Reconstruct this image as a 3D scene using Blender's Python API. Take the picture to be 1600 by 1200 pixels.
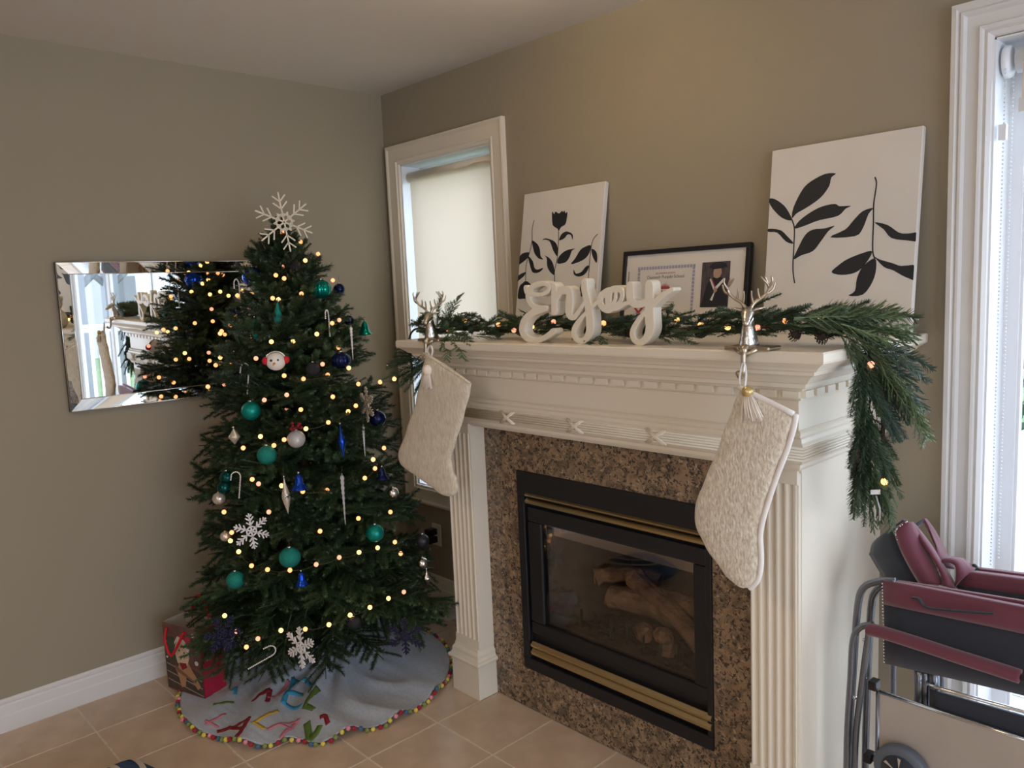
import bpy, math, random
import numpy as np
from mathutils import Vector, Matrix
from math import sin, cos, pi, radians, exp, sqrt, atan2, tan
S = bpy.context.scene
for o in list(bpy.data.objects): bpy.data.objects.remove(o)
COL = S.collection
R = random.Random(7)
# ------------------------------------------------------------------ camera
def basis(y, p, r):
    y, p, r = radians(y), radians(p), radians(r)
    f = Vector((-cos(y)*cos(p), sin(y)*cos(p), sin(p)))
    rt = f.cross(Vector((0, 0, 1))).normalized(); up = rt.cross(f)
    return cos(r)*rt+sin(r)*up, -sin(r)*rt+cos(r)*up, f
RT, UP, FW = basis(43.3055, -6.8366, -2.4853)
CAM = Vector((3.4452, -2.4174, 1.5936)); FPX = 1232.55
cd = bpy.data.cameras.new('camera'); co = bpy.data.objects.new('camera', cd); COL.objects.link(co)
M = Matrix((RT, UP, -FW)).transposed().to_4x4(); M.translation = CAM; co.matrix_world = M
cd.sensor_width = 36; cd.lens = FPX*36/1600; cd.clip_start = .05; cd.clip_end = 200
S.camera = co
# ------------------------------------------------------------------ world, lights, exposure
S.view_settings.view_transform = 'Standard'; S.view_settings.look = 'None'
S.view_settings.gamma = 1; S.view_settings.use_curve_mapping = False
S.view_settings.exposure = 0.90
W = bpy.data.worlds.new('overcast_sky'); S.world = W; W.use_nodes = True
nt = W.node_tree; bg = nt.nodes['Background']
tc = nt.nodes.new('ShaderNodeTexCoord'); sp = nt.nodes.new('ShaderNodeSeparateXYZ'); cr = nt.nodes.new('ShaderNodeValToRGB')
nt.links.new(tc.outputs['Generated'], sp.inputs[0]); nt.links.new(sp.outputs[2], cr.inputs[0]); nt.links.new(cr.outputs[0], bg.inputs[0])
cr.color_ramp.elements[0].color = (.74, .84, 1.0, 1); cr.color_ramp.elements[1].color = (.66, .80, 1.0, 1)
bg.inputs[1].default_value = 3.2
def area(name, loc, rot, sx, sy, power, color, portal=False):
    l = bpy.data.lights.new(name, 'AREA'); l.shape = 'RECTANGLE'; l.size = sx; l.size_y = sy; l.energy = power; l.color = color
    l.cycles.is_portal = portal
    o = bpy.data.objects.new(name, l); COL.objects.link(o); o.location = loc; o.rotation_euler = rot; return o
area('window_portal', (4.54, .17, 1.1), (radians(-90), 0, 0), 3.5, 2.2, 1, (1, 1, 1), True)
area('window_portal', (6.62, -2.0, 1.25), (0, radians(90), 0), 1.9, 3.0, 1, (1, 1, 1), True)
area('window_portal', (4.0, -5.25, 1.55), (radians(90), 0, 0), 1.4, 1.1, 1, (1, 1, 1), True)
LAMP = (1.70, -.74, 2.545)
pl = bpy.data.lights.new('ceiling_bulb', 'POINT'); pl.energy = 7; pl.color = (1, .82, .52); pl.shadow_soft_size = .04
plo = bpy.data.objects.new('ceiling_bulb', pl); COL.objects.link(plo); plo.location = LAMP
# unseen warm area lamps added behind the camera to brighten room-facing fronts
for lx, ly in ((2.2, -3.6), (4.6, -3.6)):
    area('warm_fill', (lx, ly, 2.57), (0, 0, 0), .5, .5, 10, (1, .74, .46))
# ------------------------------------------------------------------ picture-to-place helpers (used to find real positions)
def ray(u, v): return FW+RT*((u-800)/FPX)-UP*((v-600)/FPX)
def on(u, v, ax, val):
    d = ray(u, v); i = 'xyz'.index(ax); return CAM+d*((val-CAM[i])/d[i])
def onv(u, v, p0):
    n = Vector((FW.x, FW.y, 0)); d = ray(u, v); return CAM+d*((Vector(p0)-CAM).dot(n)/d.dot(n))
# ------------------------------------------------------------------ materials
MATS = {}
def mat(name, c, rough=.5, metal=0, c2=None, nscale=20, detail=3, bump=0, bscale=None, bdist=.01, emit=0, trans=0, alpha=1, rnd=0,
        coat=0, sheen=0, ior=1.45, stretch=None, spec=.5, emc=None):
    m = bpy.data.materials.new(name); m.use_nodes = True; t = m.node_tree; N = t.nodes; L = t.links
    b = N['Principled BSDF']; b.inputs['Roughness'].default_value = rough; b.inputs['Metallic'].default_value = metal
    b.inputs['Base Color'].default_value = (*c, 1); b.inputs['IOR'].default_value = ior
    b.inputs['Specular IOR Level'].default_value = spec
    b.inputs['Transmission Weight'].default_value = trans; b.inputs['Alpha'].default_value = alpha
    b.inputs['Coat Weight'].default_value = coat; b.inputs['Sheen Weight'].default_value = sheen
    if emit: b.inputs['Emission Color'].default_value = (*(emc or c), 1); b.inputs['Emission Strength'].default_value = emit
    last = None
    co_ = None
    def coord():
        nonlocal co_
        if co_ is None:
            a = N.new('ShaderNodeTexCoord'); mp = N.new('ShaderNodeMapping'); L.new(a.outputs['Object'], mp.inputs[0])
            if stretch: mp.inputs['Scale'].default_value = stretch
            co_ = mp.outputs[0]
        return co_
    if c2:
        n = N.new('ShaderNodeTexNoise'); n.inputs['Scale'].default_value = nscale; n.inputs['Detail'].default_value = detail
        L.new(coord(), n.inputs['Vector'])
        r = N.new('ShaderNodeValToRGB'); r.color_ramp.elements[0].position = .35; r.color_ramp.elements[1].position = .65
        r.color_ramp.elements[0].color = (*c, 1); r.color_ramp.elements[1].color = (*c2, 1)
        L.new(n.outputs['Fac'], r.inputs[0]); last = r.outputs[0]
    if rnd:
        oi = N.new('ShaderNodeObjectInfo'); mr = N.new('ShaderNodeMapRange'); mr.inputs[3].default_value = 1-rnd; mr.inputs[4].default_value = 1+rnd
        L.new(oi.outputs['Random'], mr.inputs[0]); hs = N.new('ShaderNodeHueSaturation'); L.new(mr.outputs[0], hs.inputs['Value'])
        if last: L.new(last, hs.inputs['Color'])
        else: hs.inputs['Color'].default_value = (*c, 1)
        last = hs.outputs[0]
    if last: L.new(last, b.inputs['Base Color'])
    if bump:
        n = N.new('ShaderNodeTexNoise'); n.inputs['Scale'].default_value = bscale or 60; n.inputs['Detail'].default_value = 4
        L.new(coord(), n.inputs['Vector'])
        bp = N.new('ShaderNodeBump'); bp.inputs['Strength'].default_value = bump; bp.inputs['Distance'].default_value = bdist
        L.new(n.outputs['Fac'], bp.inputs['Height']); L.new(bp.outputs[0], b.inputs['Normal'])
    MATS[name] = m; return m
mat('wall_paint', (.318, .272, .200), .75, bump=.05, bscale=300, bdist=.001)
mat('ceiling_paint', (.66, .61, .55), .85, bump=.3, bscale=220, bdist=.002)
mat('trim_paint', (.77, .70, .585), .35, spec=.4)
mat('white_trim', (.70, .69, .68), .35)
mat('door_vinyl', (.80, .82, .85), .3)
mat('tile', (.52, .385, .275), .28, c2=(.62, .475, .355), nscale=9, detail=8, rnd=.05, bump=.08, bscale=30, bdist=.002)
mat('grout', (.72, .66, .58), .8, c2=(.62, .55, .47), nscale=40)
mat('black_metal', (.012, .012, .014), .42)
mat('brass', (.60, .48, .27), .30, 1)
mat('mirror', (.93, .95, .94), .01, 1)
mat('mirror_edge', (.7, .7, .68), .15, 1)
mat('needle', (.019, .042, .017), .42, rnd=.35, c2=(.054, .092, .038), nscale=6)
mat('needle_far', (.022, .052, .016), .55, rnd=.35, c2=(.04, .08, .025), nscale=6)
mat('bark', (.05, .035, .022), .9, c2=(.09, .06, .04), bump=.5, bscale=80)
mat('garland_fir', (.032, .062, .034), .5, rnd=.3, c2=(.075, .115, .06), nscale=10)
mat('garland_cedar', (.065, .105, .045), .55, rnd=.3, c2=(.13, .18, .085), nscale=10)
mat('garland_blue', (.050, .095, .075), .55, rnd=.25, c2=(.10, .15, .12), nscale=10)
mat('cone', (.07, .045, .032), .7)
mat('wire', (.10, .075, .045), .4, .6)
mat('bulb', (1, .55, .3), .3, emit=1.0, emc=(1, .36, .13))
mat('bulb_hot', (1, .72, .32), .3, emit=1.5, emc=(1, .52, .16))
mat('bulb_pink', (1, .42, .26), .3, emit=.75, emc=(1, .36, .22))
mat('canvas_white', (.70, .66, .61), .8, c2=(.67, .63, .58), nscale=5, bump=.15, bscale=500, bdist=.0008)
mat('black_paint', (.016, .017, .021), .6)
mat('enjoy_white', (.80, .74, .63), .45)
mat('frame_black', (.012, .013, .017), .35)
mat('mat_board', (.68, .64, .59), .8)
mat('paper', (.66, .63, .60), .7)
mat('border_ink', (.33, .31, .42), .7); mat('ink', (.10, .09, .09), .7); mat('red_ink', (.38, .05, .06), .6); mat('gold_ink', (.45, .33, .12), .5)
mat('photo_dark', (.045, .035, .042), .4, c2=(.11, .085, .095), nscale=30, stretch=(8, 1, 1)); mat('gown', (.018, .018, .026), .6)
mat('skin_print', (.42, .27, .20), .6); mat('photo_light', (.45, .40, .40), .6)
mat('stocking_knit', (.62, .55, .43), .85, c2=(.78, .71, .58), nscale=160, stretch=(1, 1, .22), bump=.7, bscale=260, bdist=.004, sheen=.3)
mat('stocking_fur', (.78, .72, .61), .95, c2=(.55, .48, .38), nscale=150, stretch=(1, 1, .5), bump=.8, bscale=170, bdist=.005, sheen=.5)
mat('satin', (.80, .77, .74), .3, sheen=.3); mat('tassel', (.84, .76, .68), .6); mat('gold_thread', (.62, .47, .20), .35, .7)
mat('glitter', (.95, .85, .6), .15, 1)
mat('silver', (.62, .58, .52), .25, 1, bump=.5, bscale=90, bdist=.004)
mat('deer_gold', (.52, .44, .34), .30, 1, bump=.2, bscale=60, bdist=.002)
mat('felt_grey', (.34, .365, .42), .95, c2=(.41, .435, .49), nscale=120, sheen=.4, bump=.2, bscale=200, bdist=.002)
for n_, c_ in dict(f_red=(.22, .012, .02), f_blue=(.05, .30, .50), f_pink=(.60, .20, .26), f_green=(.10, .17, .03), f_yellow=(.55, .36, .06),
                   f_orange=(.6, .2, .03)).items(): mat(n_, c_, .95)
for n_, c_ in dict(p_red=(.36, .02, .04), p_yellow=(.72, .58, .10), p_pink=(.75, .26, .33), p_green=(.22, .27, .08), p_blue=(.06, .14, .24)).items():
    mat(n_, c_, .9, bump=.5, bscale=400, bdist=.003)
mat('teal_gloss', (.0, .24, .19), .16, .75); mat('teal_matte', (.0, .25, .21), .38, .55); mat('teal_glitter', (.01, .24, .20), .5, .45, bump=.9, bscale=300, bdist=.004)
mat('teal_dark', (.0, .06, .06), .2, .7)
mat('navy', (.006, .014, .075), .2, .6); mat('cobalt', (.008, .055, .40), .18, .75); mat('charcoal', (.035, .035, .045), .4, .5)
mat('charcoal_glitter', (.03, .028, .035), .6, .4, bump=.9, bscale=400, bdist=.004)
mat('pearl', (.62, .57, .50), .22, .6); mat('silver_plain', (.7, .69, .68), .2, 1)
mat('white_glitter', (.82, .80, .80), .5, bump=.6, bscale=500, bdist=.003)
mat('navy_glitter', (.012, .010, .045), .5, .2, bump=.6, bscale=500, bdist=.003)
mat('silver_glitter', (.66, .60, .50), .4, .6, bump=.6, bscale=500, bdist=.003)
mat('bead_white', (.80, .78, .74), .3); mat('acrylic', (.85, .85, .88), .08, trans=.6, ior=1.45)
mat('clear_glass', (1, 1, 1), .0, trans=1, ior=1.05)
mat('plush_white', (.80, .77, .72), .95, sheen=.5); mat('plush_red', (.55, .02, .03), .9); mat('plush_black', (.01, .01, .01), .5); mat('carrot', (.8, .3, .05), .6)
mat('bag_red', (.42, .018, .05), .4); mat('bag_inner', (.50, .43, .37), .6); mat('bag_photo', (.085, .035, .028), .35, c2=(.16, .07, .05), nscale=9)
mat('pup_tan', (.42, .22, .11), .5); mat('pup_cream', (.62, .45, .32), .5); mat('plank_line', (.30, .24, .21), .5); mat('ribbon_red', (.55, .01, .02), .6)
mat('bag_green', (.04, .06, .03), .5)
mat('outlet', (.72, .69, .62), .3); mat('black_plastic', (.01, .01, .012), .3)
mat('burgundy', (.135, .030, .048), .8, sheen=.3, bump=.15, bscale=700, bdist=.001); mat('navy_fabric', (.020, .023, .034), .8, sheen=.2)
mat('stud', (.75, .75, .75), .25, .8); mat('gunmetal', (.17, .18, .205), .28, .9); mat('chrome', (.7, .72, .75), .15, 1)
mat('tan_board', (.40, .345, .30), .6, c2=(.38, .325, .28), nscale=8)
mat('wheel_grey', (.10, .115, .14), .5)
mat('cushion_blue', (.02, .05, .12), .8, c2=(.03, .08, .17), nscale=30); mat('cushion_cream', (.55, .49, .40), .8)
mat('firebrick', (.16, .13, .105), .9, c2=(.24, .20, .16), nscale=8, bump=.4, bscale=30)
mat('log', (.20, .12, .08), .9, c2=(.50, .32, .19), nscale=14, bump=1, bscale=40, bdist=.02); mat('log_cut', (.42, .23, .11), .8)
mat('ember', (.06, .045, .04), .95, bump=1, bscale=60)
mat('deck', (.42, .43, .43), .8, c2=(.5, .5, .5), nscale=3); mat('rail_white', (.85, .87, .9), .4); mat('grass', (.10, .17, .06), .95, c2=(.14, .22, .08), nscale=2)
mat('leaf_far', (.045, .09, .05), .8, rnd=.3); mat('post_grey', (.20, .22, .25), .7); mat('siding', (.5, .5, .52), .8); mat('roof_grey', (.15, .16, .18), .8)
mat('lamp_glass', (1, .8, .5), .3, emit=6, emc=(1, .76, .46)); mat('bead_chain', (.75, .77, .8), .3)
mat('vent_white', (.72, .70, .66), .4)
# thin panes: see-through with a facing-dependent mirror sheen
def thin_glass(name, tint, base):
    m = bpy.data.materials.new(name); m.use_nodes = True; t = m.node_tree; t.nodes.clear(); L = t.links
    a = t.nodes.new('ShaderNodeBsdfTransparent'); g = t.nodes.new('ShaderNodeBsdfGlossy'); g.inputs['Roughness'].default_value = .02
    a.inputs[0].default_value = (*tint, 1)
    lw = t.nodes.new('ShaderNodeLayerWeight'); lw.inputs[0].default_value = .5
    p5 = t.nodes.new('ShaderNodeMath'); p5.operation = 'POWER'; p5.inputs[1].default_value = 5; L.new(lw.outputs['Facing'], p5.inputs[0])
    ma = t.nodes.new('ShaderNodeMath'); ma.operation = 'MULTIPLY_ADD'; ma.inputs[1].default_value = 1-base; ma.inputs[2].default_value = base; L.new(p5.outputs[0], ma.inputs[0])
    mx = t.nodes.new('ShaderNodeMixShader'); ou = t.nodes.new('ShaderNodeOutputMaterial')
    L.new(ma.outputs[0], mx.inputs[0]); L.new(a.outputs[0], mx.inputs[1]); L.new(g.outputs[0], mx.inputs[2]); L.new(mx.outputs[0], ou.inputs[0])
    MATS[name] = m
thin_glass('fire_glass', (.80, .78, .76), .06)
thin_glass('window_glass', (.99, .99, .99), .03)
# roller blind cloth: lets daylight through
m = bpy.data.materials.new('blind_cloth'); m.use_nodes = True; t = m.node_tree; N = t.nodes; L = t.links; N.clear()
df = N.new('ShaderNodeBsdfDiffuse'); df.inputs[0].default_value = (.70, .66, .58, 1)
tr = N.new('ShaderNodeBsdfTranslucent'); tr.inputs[0].default_value = (.93, .76, .60, 1)
mx = N.new('ShaderNodeMixShader'); mx.inputs[0].default_value = .42; ou = N.new('ShaderNodeOutputMaterial')
L.new(df.outputs[0], mx.inputs[1]); L.new(tr.outputs[0], mx.inputs[2]); L.new(mx.outputs[0], ou.inputs[0])
MATS['blind_cloth'] = m
# granite
m = bpy.data.materials.new('granite'); m.use_nodes = True; t = m.node_tree; N = t.nodes; L = t.links; b = N['Principled BSDF']
b.inputs['Roughness'].default_value = .22
tcn = N.new('ShaderNodeTexCoord')
def noise(sc, det=4, dist=0):
    n = N.new('ShaderNodeTexNoise'); n.inputs['Scale'].default_value = sc; n.inputs['Detail'].default_value = det; n.inputs['Distortion'].default_value = dist
    L.new(tcn.outputs['Object'], n.inputs['Vector']); return n.outputs['Fac']
def ramp(src, pts):
    r = N.new('ShaderNodeValToRGB'); e = r.color_ramp.elements
    while len(e) < len(pts): e.new(.5)
    for q, (p, c) in enumerate(pts): e[q].position = p; e[q].color = (*c, 1)
    L.new(src, r.inputs[0]); return r.outputs[0]
def mixc(f_, a_, b_):
    x = N.new('ShaderNodeMix'); x.data_type = 'RGBA'; L.new(f_, x.inputs[0]); L.new(a_, x.inputs[6]); L.new(b_, x.inputs[7]); return x.outputs[2]
base = ramp(noise(16, 5, 1.5), [(.33, (.12, .09, .06)), (.47, (.22, .155, .10)), (.56, (.30, .195, .12)), (.70, (.33, .25, .16))])
dark = ramp(noise(85, 4, 1.0), [(.41, (1, 1, 1)), (.47, (0, 0, 0))])
drk = ramp(noise(30, 2), [(0, (.03, .022, .018)), (1, (.07, .055, .045))])
light = ramp(noise(60, 3, .6), [(.60, (0, 0, 0)), (.68, (1, 1, 1))])
lc = ramp(noise(20, 2), [(0, (.42, .31, .20)), (1, (.50, .38, .26))])
c_ = mixc(light, base, lc); c_ = mixc(dark, c_, drk); L.new(c_, b.inputs['Base Color'])
MATS['granite'] = m
# ------------------------------------------------------------------ mesh helpers
class MB:
    def __init__(s): s.v = []; s.f = []; s.sm = []
    def add(s, vs, fs, smooth=False):
        n = len(s.v); s.v += [tuple(x) for x in vs]; s.f += [tuple(i+n for i in f) for f in fs]; s.sm += [smooth]*len(fs); return s
    def box(s, x0, x1, y0, y1, z0, z1, T=None):
        vs = [Vector((x, y, z)) for z in (z0, z1) for y in (y0, y1) for x in (x0, x1)]
        if T: vs = [T @ v for v in vs]
        return s.add(vs, [(0, 2, 3, 1), (4, 5, 7, 6), (0, 1, 5, 4), (2, 6, 7, 3), (0, 4, 6, 2), (1, 3, 7, 5)])
    def tube(s, pts, rad, seg=8, caps=True, flat=1.0, smooth=True):
        pts = [Vector(p) for p in pts]; n = len(pts)
        if not hasattr(rad, '__len__'): rad = [rad]*n
        t0 = (pts[1]-pts[0]).normalized(); ref = Vector((0, 0, 1)) if abs(t0.z) < .9 else Vector((1, 0, 0))
        a = t0.cross(ref).normalized(); vs = []
        for i, p in enumerate(pts):
            t = (pts[min(i+1, n-1)]-pts[max(i-1, 0)])
            t = t.normalized() if t.length > 1e-9 else t0
            a = (a-t*a.dot(t)); a = a.normalized() if a.length > 1e-6 else t.orthogonal().normalized()
            b_ = t.cross(a)
            for k in range(seg):
                an = 2*pi*k/seg; vs.append(p+a*cos(an)*rad[i]+b_*sin(an)*rad[i]*flat)
        fs = [(i*seg+k, i*seg+(k+1) % seg, (i+1)*seg+(k+1) % seg, (i+1)*seg+k) for i in range(n-1) for k in range(seg)]
        if caps: fs += [tuple(range(seg))[::-1], tuple((n-1)*seg+k for k in range(seg))]
        return s.add(vs, fs, smooth)
    def lathe(s, prof, seg=20, T=None, ribs=0, ribd=0, smooth=True):
        vs = []
        for (r, z) in prof:
            for k in range(seg):
                an = 2*pi*k/seg; rr = r*(1+ribd*abs(cos(an*ribs/2))) if ribs else r
                vs.append(Vector((rr*cos(an), rr*sin(an), z)))
        if T: vs = [T @ v for v in vs]
        n = len(prof)
        fs = [(i*seg+k, i*seg+(k+1) % seg, (i+1)*seg+(k+1) % seg, (i+1)*seg+k) for i in range(n-1) for k in range(seg)]
        fs += [tuple(range(seg))[::-1], tuple((n-1)*seg+k for k in range(seg))]
        return s.add(vs, fs, smooth)
    def ball(s, c, r, seg=16, rings=10, sc=(1, 1, 1), T=None, ribs=0, ribd=0):
        T = T or Matrix(); X = Matrix.Translation(c) @ T @ Matrix.Diagonal((*sc, 1))
        return s.lathe([(r*max(.02, sin(pi*i/rings)), -r*cos(pi*i/rings)) for i in range(rings+1)], seg, X, ribs, ribd)
    def prism(s, pts, d):   # pts: 3-D polygon, d: extrusion vector
        pts = [Vector(p) for p in pts]; d = Vector(d); n = len(pts)
        return s.add(pts+[p+d for p in pts], [tuple(range(n)), tuple(range(2*n-1, n-1, -1))]+[(i, i+n, (i+1) % n+n, (i+1) % n) for i in range(n)])
    def build(s, name, m, parent=None, kind=None, label=None):
        me = bpy.data.meshes.new(name); me.from_pydata(s.v, [], s.f); me.materials.append(MATS[m])
        if any(s.sm): me.polygons.foreach_set('use_smooth', s.sm)
        me.validate(); me.update()
        return put(name, me, parent, kind, label)
def put(name, me, parent=None, kind=None, label=None):
    o = bpy.data.objects.new(name, me); COL.objects.link(o)
    if parent: o.parent = parent
    if kind: o['kind'] = kind
    if label: o['label'] = label
    return o
def tag(o, label, cat, group=None):
    o['label'] = label; o['category'] = cat
    if group: o['group'] = group
    return o
def empty(name, label=None, cat=None, group=None, loc=(0, 0, 0)):
    o = bpy.data.objects.new(name, None); COL.objects.link(o); o.location = loc; o.empty_display_size = .05
    if label: tag(o, label, cat, group)
    return o
def bevel(o, w=.004, seg=2):
    b_ = o.modifiers.new('bevel', 'BEVEL'); b_.width = w; b_.segments = seg; b_.limit_method = 'ANGLE'; return o
def smoothcurve(pts, n=6, closed=False):
    P = [Vector(p) for p in pts]; out = []; N_ = len(P)
    for i in range(N_-1 if not closed else N_):
        if closed: p0, p1, p2, p3 = P[i-1], P[i], P[(i+1) % N_], P[(i+2) % N_]
        else: p0, p1, p2, p3 = P[max(i-1, 0)], P[i], P[i+1], P[min(i+2, N_-1)]
        for k in range(n):
            t_ = k/n; out.append(.5*((2*p1)+(p2-p0)*t_+(2*p0-5*p1+4*p2-p3)*t_*t_+(3*p1-p0-3*p2+p3)*t_**3))
    if not closed: out.append(P[-1])
    return out
# ring sweep of a profile round an opening in the wall y=0 (profile: inset d, height h)
def casing(x0, x1, z0, z1, prof, y=0, open_bottom=False):
    b_ = MB(); vs = []
    for d, h in prof:
        zb = z0 if open_bottom else z0+d
        vs += [(x0+d, y-h, zb), (x0+d, y-h, z1-d), (x1-d, y-h, z1-d), (x1-d, y-h, zb)]
    fs = []
    for i in range(len(prof)-1):
        for k in range(3 if open_bottom else 4):
            k2 = (k+1) % 4; fs.append((i*4+k, i*4+k2, (i+1)*4+k2, (i+1)*4+k))
    return b_.add(vs, fs)
# ================================================================== SETTING
H = 2.6; XR = 6.5; YB = -5.2
MB().box(-.15, 0, YB-.15, .15, -.1, H+.1).build('wall_left', 'wall_paint', kind='structure')
WX0, WX1, WZ0, WZ1 = .135, .81, .60, 2.235      # small window opening
DX0, DX1, DZ1 = 2.775, 6.3, 2.19                # patio glazing opening
w = MB()
w.box(0, WX0, 0, .18, 0, H); w.box(WX0, WX1, 0, .18, 0, WZ0); w.box(WX0, WX1, 0, .18, WZ1, H); w.box(WX1, DX0, 0, .18, 0, H)
w.box(DX0, DX1, 0, .18, DZ1, H); w.box(DX1, XR, 0, .18, 0, H)
w.build('wall_back', 'wall_paint', kind='structure')
w = MB(); w.box(XR, XR+.12, YB, -3.5, 0, H); w.box(XR, XR+.12, -.5, .18, 0, H); w.box(XR, XR+.12, -3.5, -.5, 0, .3); w.box(XR, XR+.12, -3.5, -.5, 2.2, H)
w.build('wall_right', 'wall_paint', kind='structure')
w = MB(); w.box(0, 3.3, YB-.12, YB, 0, H); w.box(4.7, XR, YB-.12, YB, 0, H); w.box(3.3, 4.7, YB-.12, YB, 0, 1.0); w.box(3.3, 4.7, YB-.12, YB, 2.1, H)
w.build('wall_front', 'wall_paint', kind='structure')
MB().box(-.15, XR+.12, YB-.15, .18, H, H+.12).build('ceiling', 'ceiling_paint', kind='structure')
fl = MB().box(-.15, XR+.12, YB-.15, .18, -.12, -.0025).build('floor', 'grout', kind='structure')
# floor tiles, 12 inch, laid square to the walls
TS = .3056; OX = 1.1979-4*TS; OY = -.754+3*TS; gcache = {}; far = MB()
for i in range(0, 22):
    for j in range(0, 18):
        x0 = max(OX+i*TS+.0025, 0.0); x1 = min(OX+(i+1)*TS-.0025, XR); y1 = min(OY-j*TS-.0025, 0); y0 = max(OY-(j+1)*TS+.0025, YB)
        if x1-x0 < .02 or y1-y0 < .02: continue
        if x0 < 3.8 and y1 > -3.3:
            key = (round(x1-x0, 3), round(y1-y0, 3))
            if key not in gcache:
                gcache[key] = MB().add([(0, 0, -.006), (key[0], 0, -.006), (key[0], key[1], -.006), (0, key[1], -.006),
                    (.002, .002, 0), (key[0]-.002, .002, 0), (key[0]-.002, key[1]-.002, 0), (.002, key[1]-.002, 0)],
                    [(4, 5, 6, 7), (0, 1, 5, 4), (1, 2, 6, 5), (2, 3, 7, 6), (3, 0, 4, 7)])
                o = gcache[key].build('tile', 'tile', fl); gcache[key] = o.data
            else: o = put('tile', gcache[key], fl)
            o.location = (x0, y0, 0)
        else: far.box(x0, x1, y0, y1, -.006, 0)
far.build('tile_field', 'tile', fl, kind='stuff')
# baseboards (profile depth, height)
BP = [(0, 0), (.016, 0), (.016, .062), (.012, .067), (.012, .100), (.007, .106), (.010, .112), (.010, .120), (.004, .127), (0, .127)]
def baseboard(name, p0, p1, nrm, m_='white_trim'):
    p0, p1, nrm = Vector(p0), Vector(p1), Vector(nrm); b_ = MB(); n = len(BP)
    vs = [p+nrm*d+Vector((0, 0, z)) for p in (p0, p1) for d, z in BP]
    b_.add(vs, [(i, i+1, n+i+1, n+i) for i in range(n-1)]+[tuple(range(n))[::-1], tuple(range(n, 2*n))])
    return b_.build(name, m_, kind='structure')
baseboard('baseboard_left', (0, YB, 0), (0, 0, 0), (1, 0, 0))
baseboard('baseboard_back', (0.016, 0, 0), (1.05, 0, 0), (0, -1, 0), 'trim_paint')
baseboard('baseboard_back', (2.51, 0, 0), (2.68, 0, 0), (0, -1, 0))
baseboard('baseboard_right', (XR, YB, 0), (XR, 0, 0), (-1, 0, 0))
# small window
CP = [(0, 0), (0, .022), (.010, .024), (.016, .020), (.020, .017), (.070, .017), (.074, .020), (.080, .020), (.084, .014), (.094, .012), (.098, 0)]
win = MB()
for v_ in [casing(.037, .908, .505, 2.333, CP)]: win = v_
win = win.build('window_1', 'trim_paint', kind='structure')
r_ = MB()   # jamb lining
r_.box(WX0, WX0+.006, -.001, .18, WZ0, WZ1); r_.box(WX1-.006, WX1, -.001, .18, WZ0, WZ1); r_.box(WX0, WX1, -.001, .18, WZ0, WZ0+.006); r_.box(WX0, WX1, -.001, .18, WZ1-.006, WZ1)
r_.build('jamb', 'door_vinyl', win)
s_ = MB()
for a_ in [(WX0, WX0+.045, WZ0, WZ1), (WX1-.045, WX1, WZ0, WZ1), (WX0+.045, WX1-.045, WZ0, WZ0+.045), (WX0+.045, WX1-.045, WZ1-.045, WZ1)]: s_.box(a_[0], a_[1], .11, .15, a_[2], a_[3])
s_.build('sash', 'door_vinyl', win)
MB().box(WX0+.045, WX1-.045, .128, .132, WZ0+.045, WZ1-.045).build('pane', 'window_glass', win)
bl = empty('roller_blind', 'cream roller blind drawn down over the narrow window beside the tree', 'blind')
MB().tube([(WX0+.015, .045, 2.175), (WX1-.012, .045, 2.175)], .026, 16).build('roller', 'trim_paint', bl)
cl = MB(); nx, nz = 10, 30; bx0, bx1 = WX0+.045, WX1-.016
cl.add([(bx0+(bx1-bx0)*i/nx, .0205+.0015*sin(i*1.3), 2.175-1.44*j/nz) for j in range(nz+1) for i in range(nx+1)],
       [(j*(nx+1)+i, j*(nx+1)+i+1, (j+1)*(nx+1)+i+1, (j+1)*(nx+1)+i) for j in range(nz) for i in range(nx)], True)
cl.build('blind_cloth', 'blind_cloth', bl)
MB().box(bx0, bx1, .014, .028, .722, .748).build('bottom_bar', 'trim_paint', bl)
ch = MB()
for k in range(150): ch.ball((WX1-.010, .004, 2.15-.010*k), .0028, 5, 3)
ch.build('bead_chain', 'bead_chain', bl)
# patio glazing
dp = [(0, 0), (0, .028), (.012, .030), (.020, .024), (.024, .030), (.030, .030), (.036, .018), (.064, .018), (.068, .026), (.074, .024), (.078, .019), (.086, .022), (.095, .012), (.097, 0)]
dr = casing(2.678, 6.40, 0, 2.29, dp, open_bottom=True).build('door_1', 'white_trim', kind='structure')
r_ = MB(); r_.box(DX0, DX0+.004, -.001, .18, 0, DZ1); r_.box(DX1-.004, DX1, -.001, .18, 0, DZ1); r_.box(DX0, DX1, -.001, .18, DZ1-.004, DZ1); r_.box(DX0, DX1, 0, .18, 0, .02)
r_.build('jamb', 'door_vinyl', dr)
xs = [DX0+.004, 3.95, 5.12, DX1-.004]
for k in range(3):
    a0, a1 = xs[k], xs[k+1]; s_ = MB(); fw = .038
    s_.box(a0, a0+fw, .13, .17, .02, DZ1-.004); s_.box(a1-fw, a1, .13, .17, .02, DZ1-.004); s_.box(a0+fw, a1-fw, .13, .17, .02, .12); s_.box(a0+fw, a1-fw, .13, .17, DZ1-.08, DZ1-.004)
    s_.box(a0+fw, a0+fw+.008, .138, .162, .12, DZ1-.08); s_.box(a1-fw-.012, a1-fw, .138, .162, .12, DZ1-.08)
    s_.build('sash', 'door_vinyl', dr); MB().box(a0+fw+.012, a1-fw-.012, .148, .152, .12, DZ1-.08).build('pane', 'window_glass', dr)
pb = empty('roller_blind', 'white roller blind rolled up at the top of the patio door', 'blind')
MB().tube([(2.815, .055, 2.135), (6.25, .055, 2.135)], .034, 20).build('roller', 'door_vinyl', pb)
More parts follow.
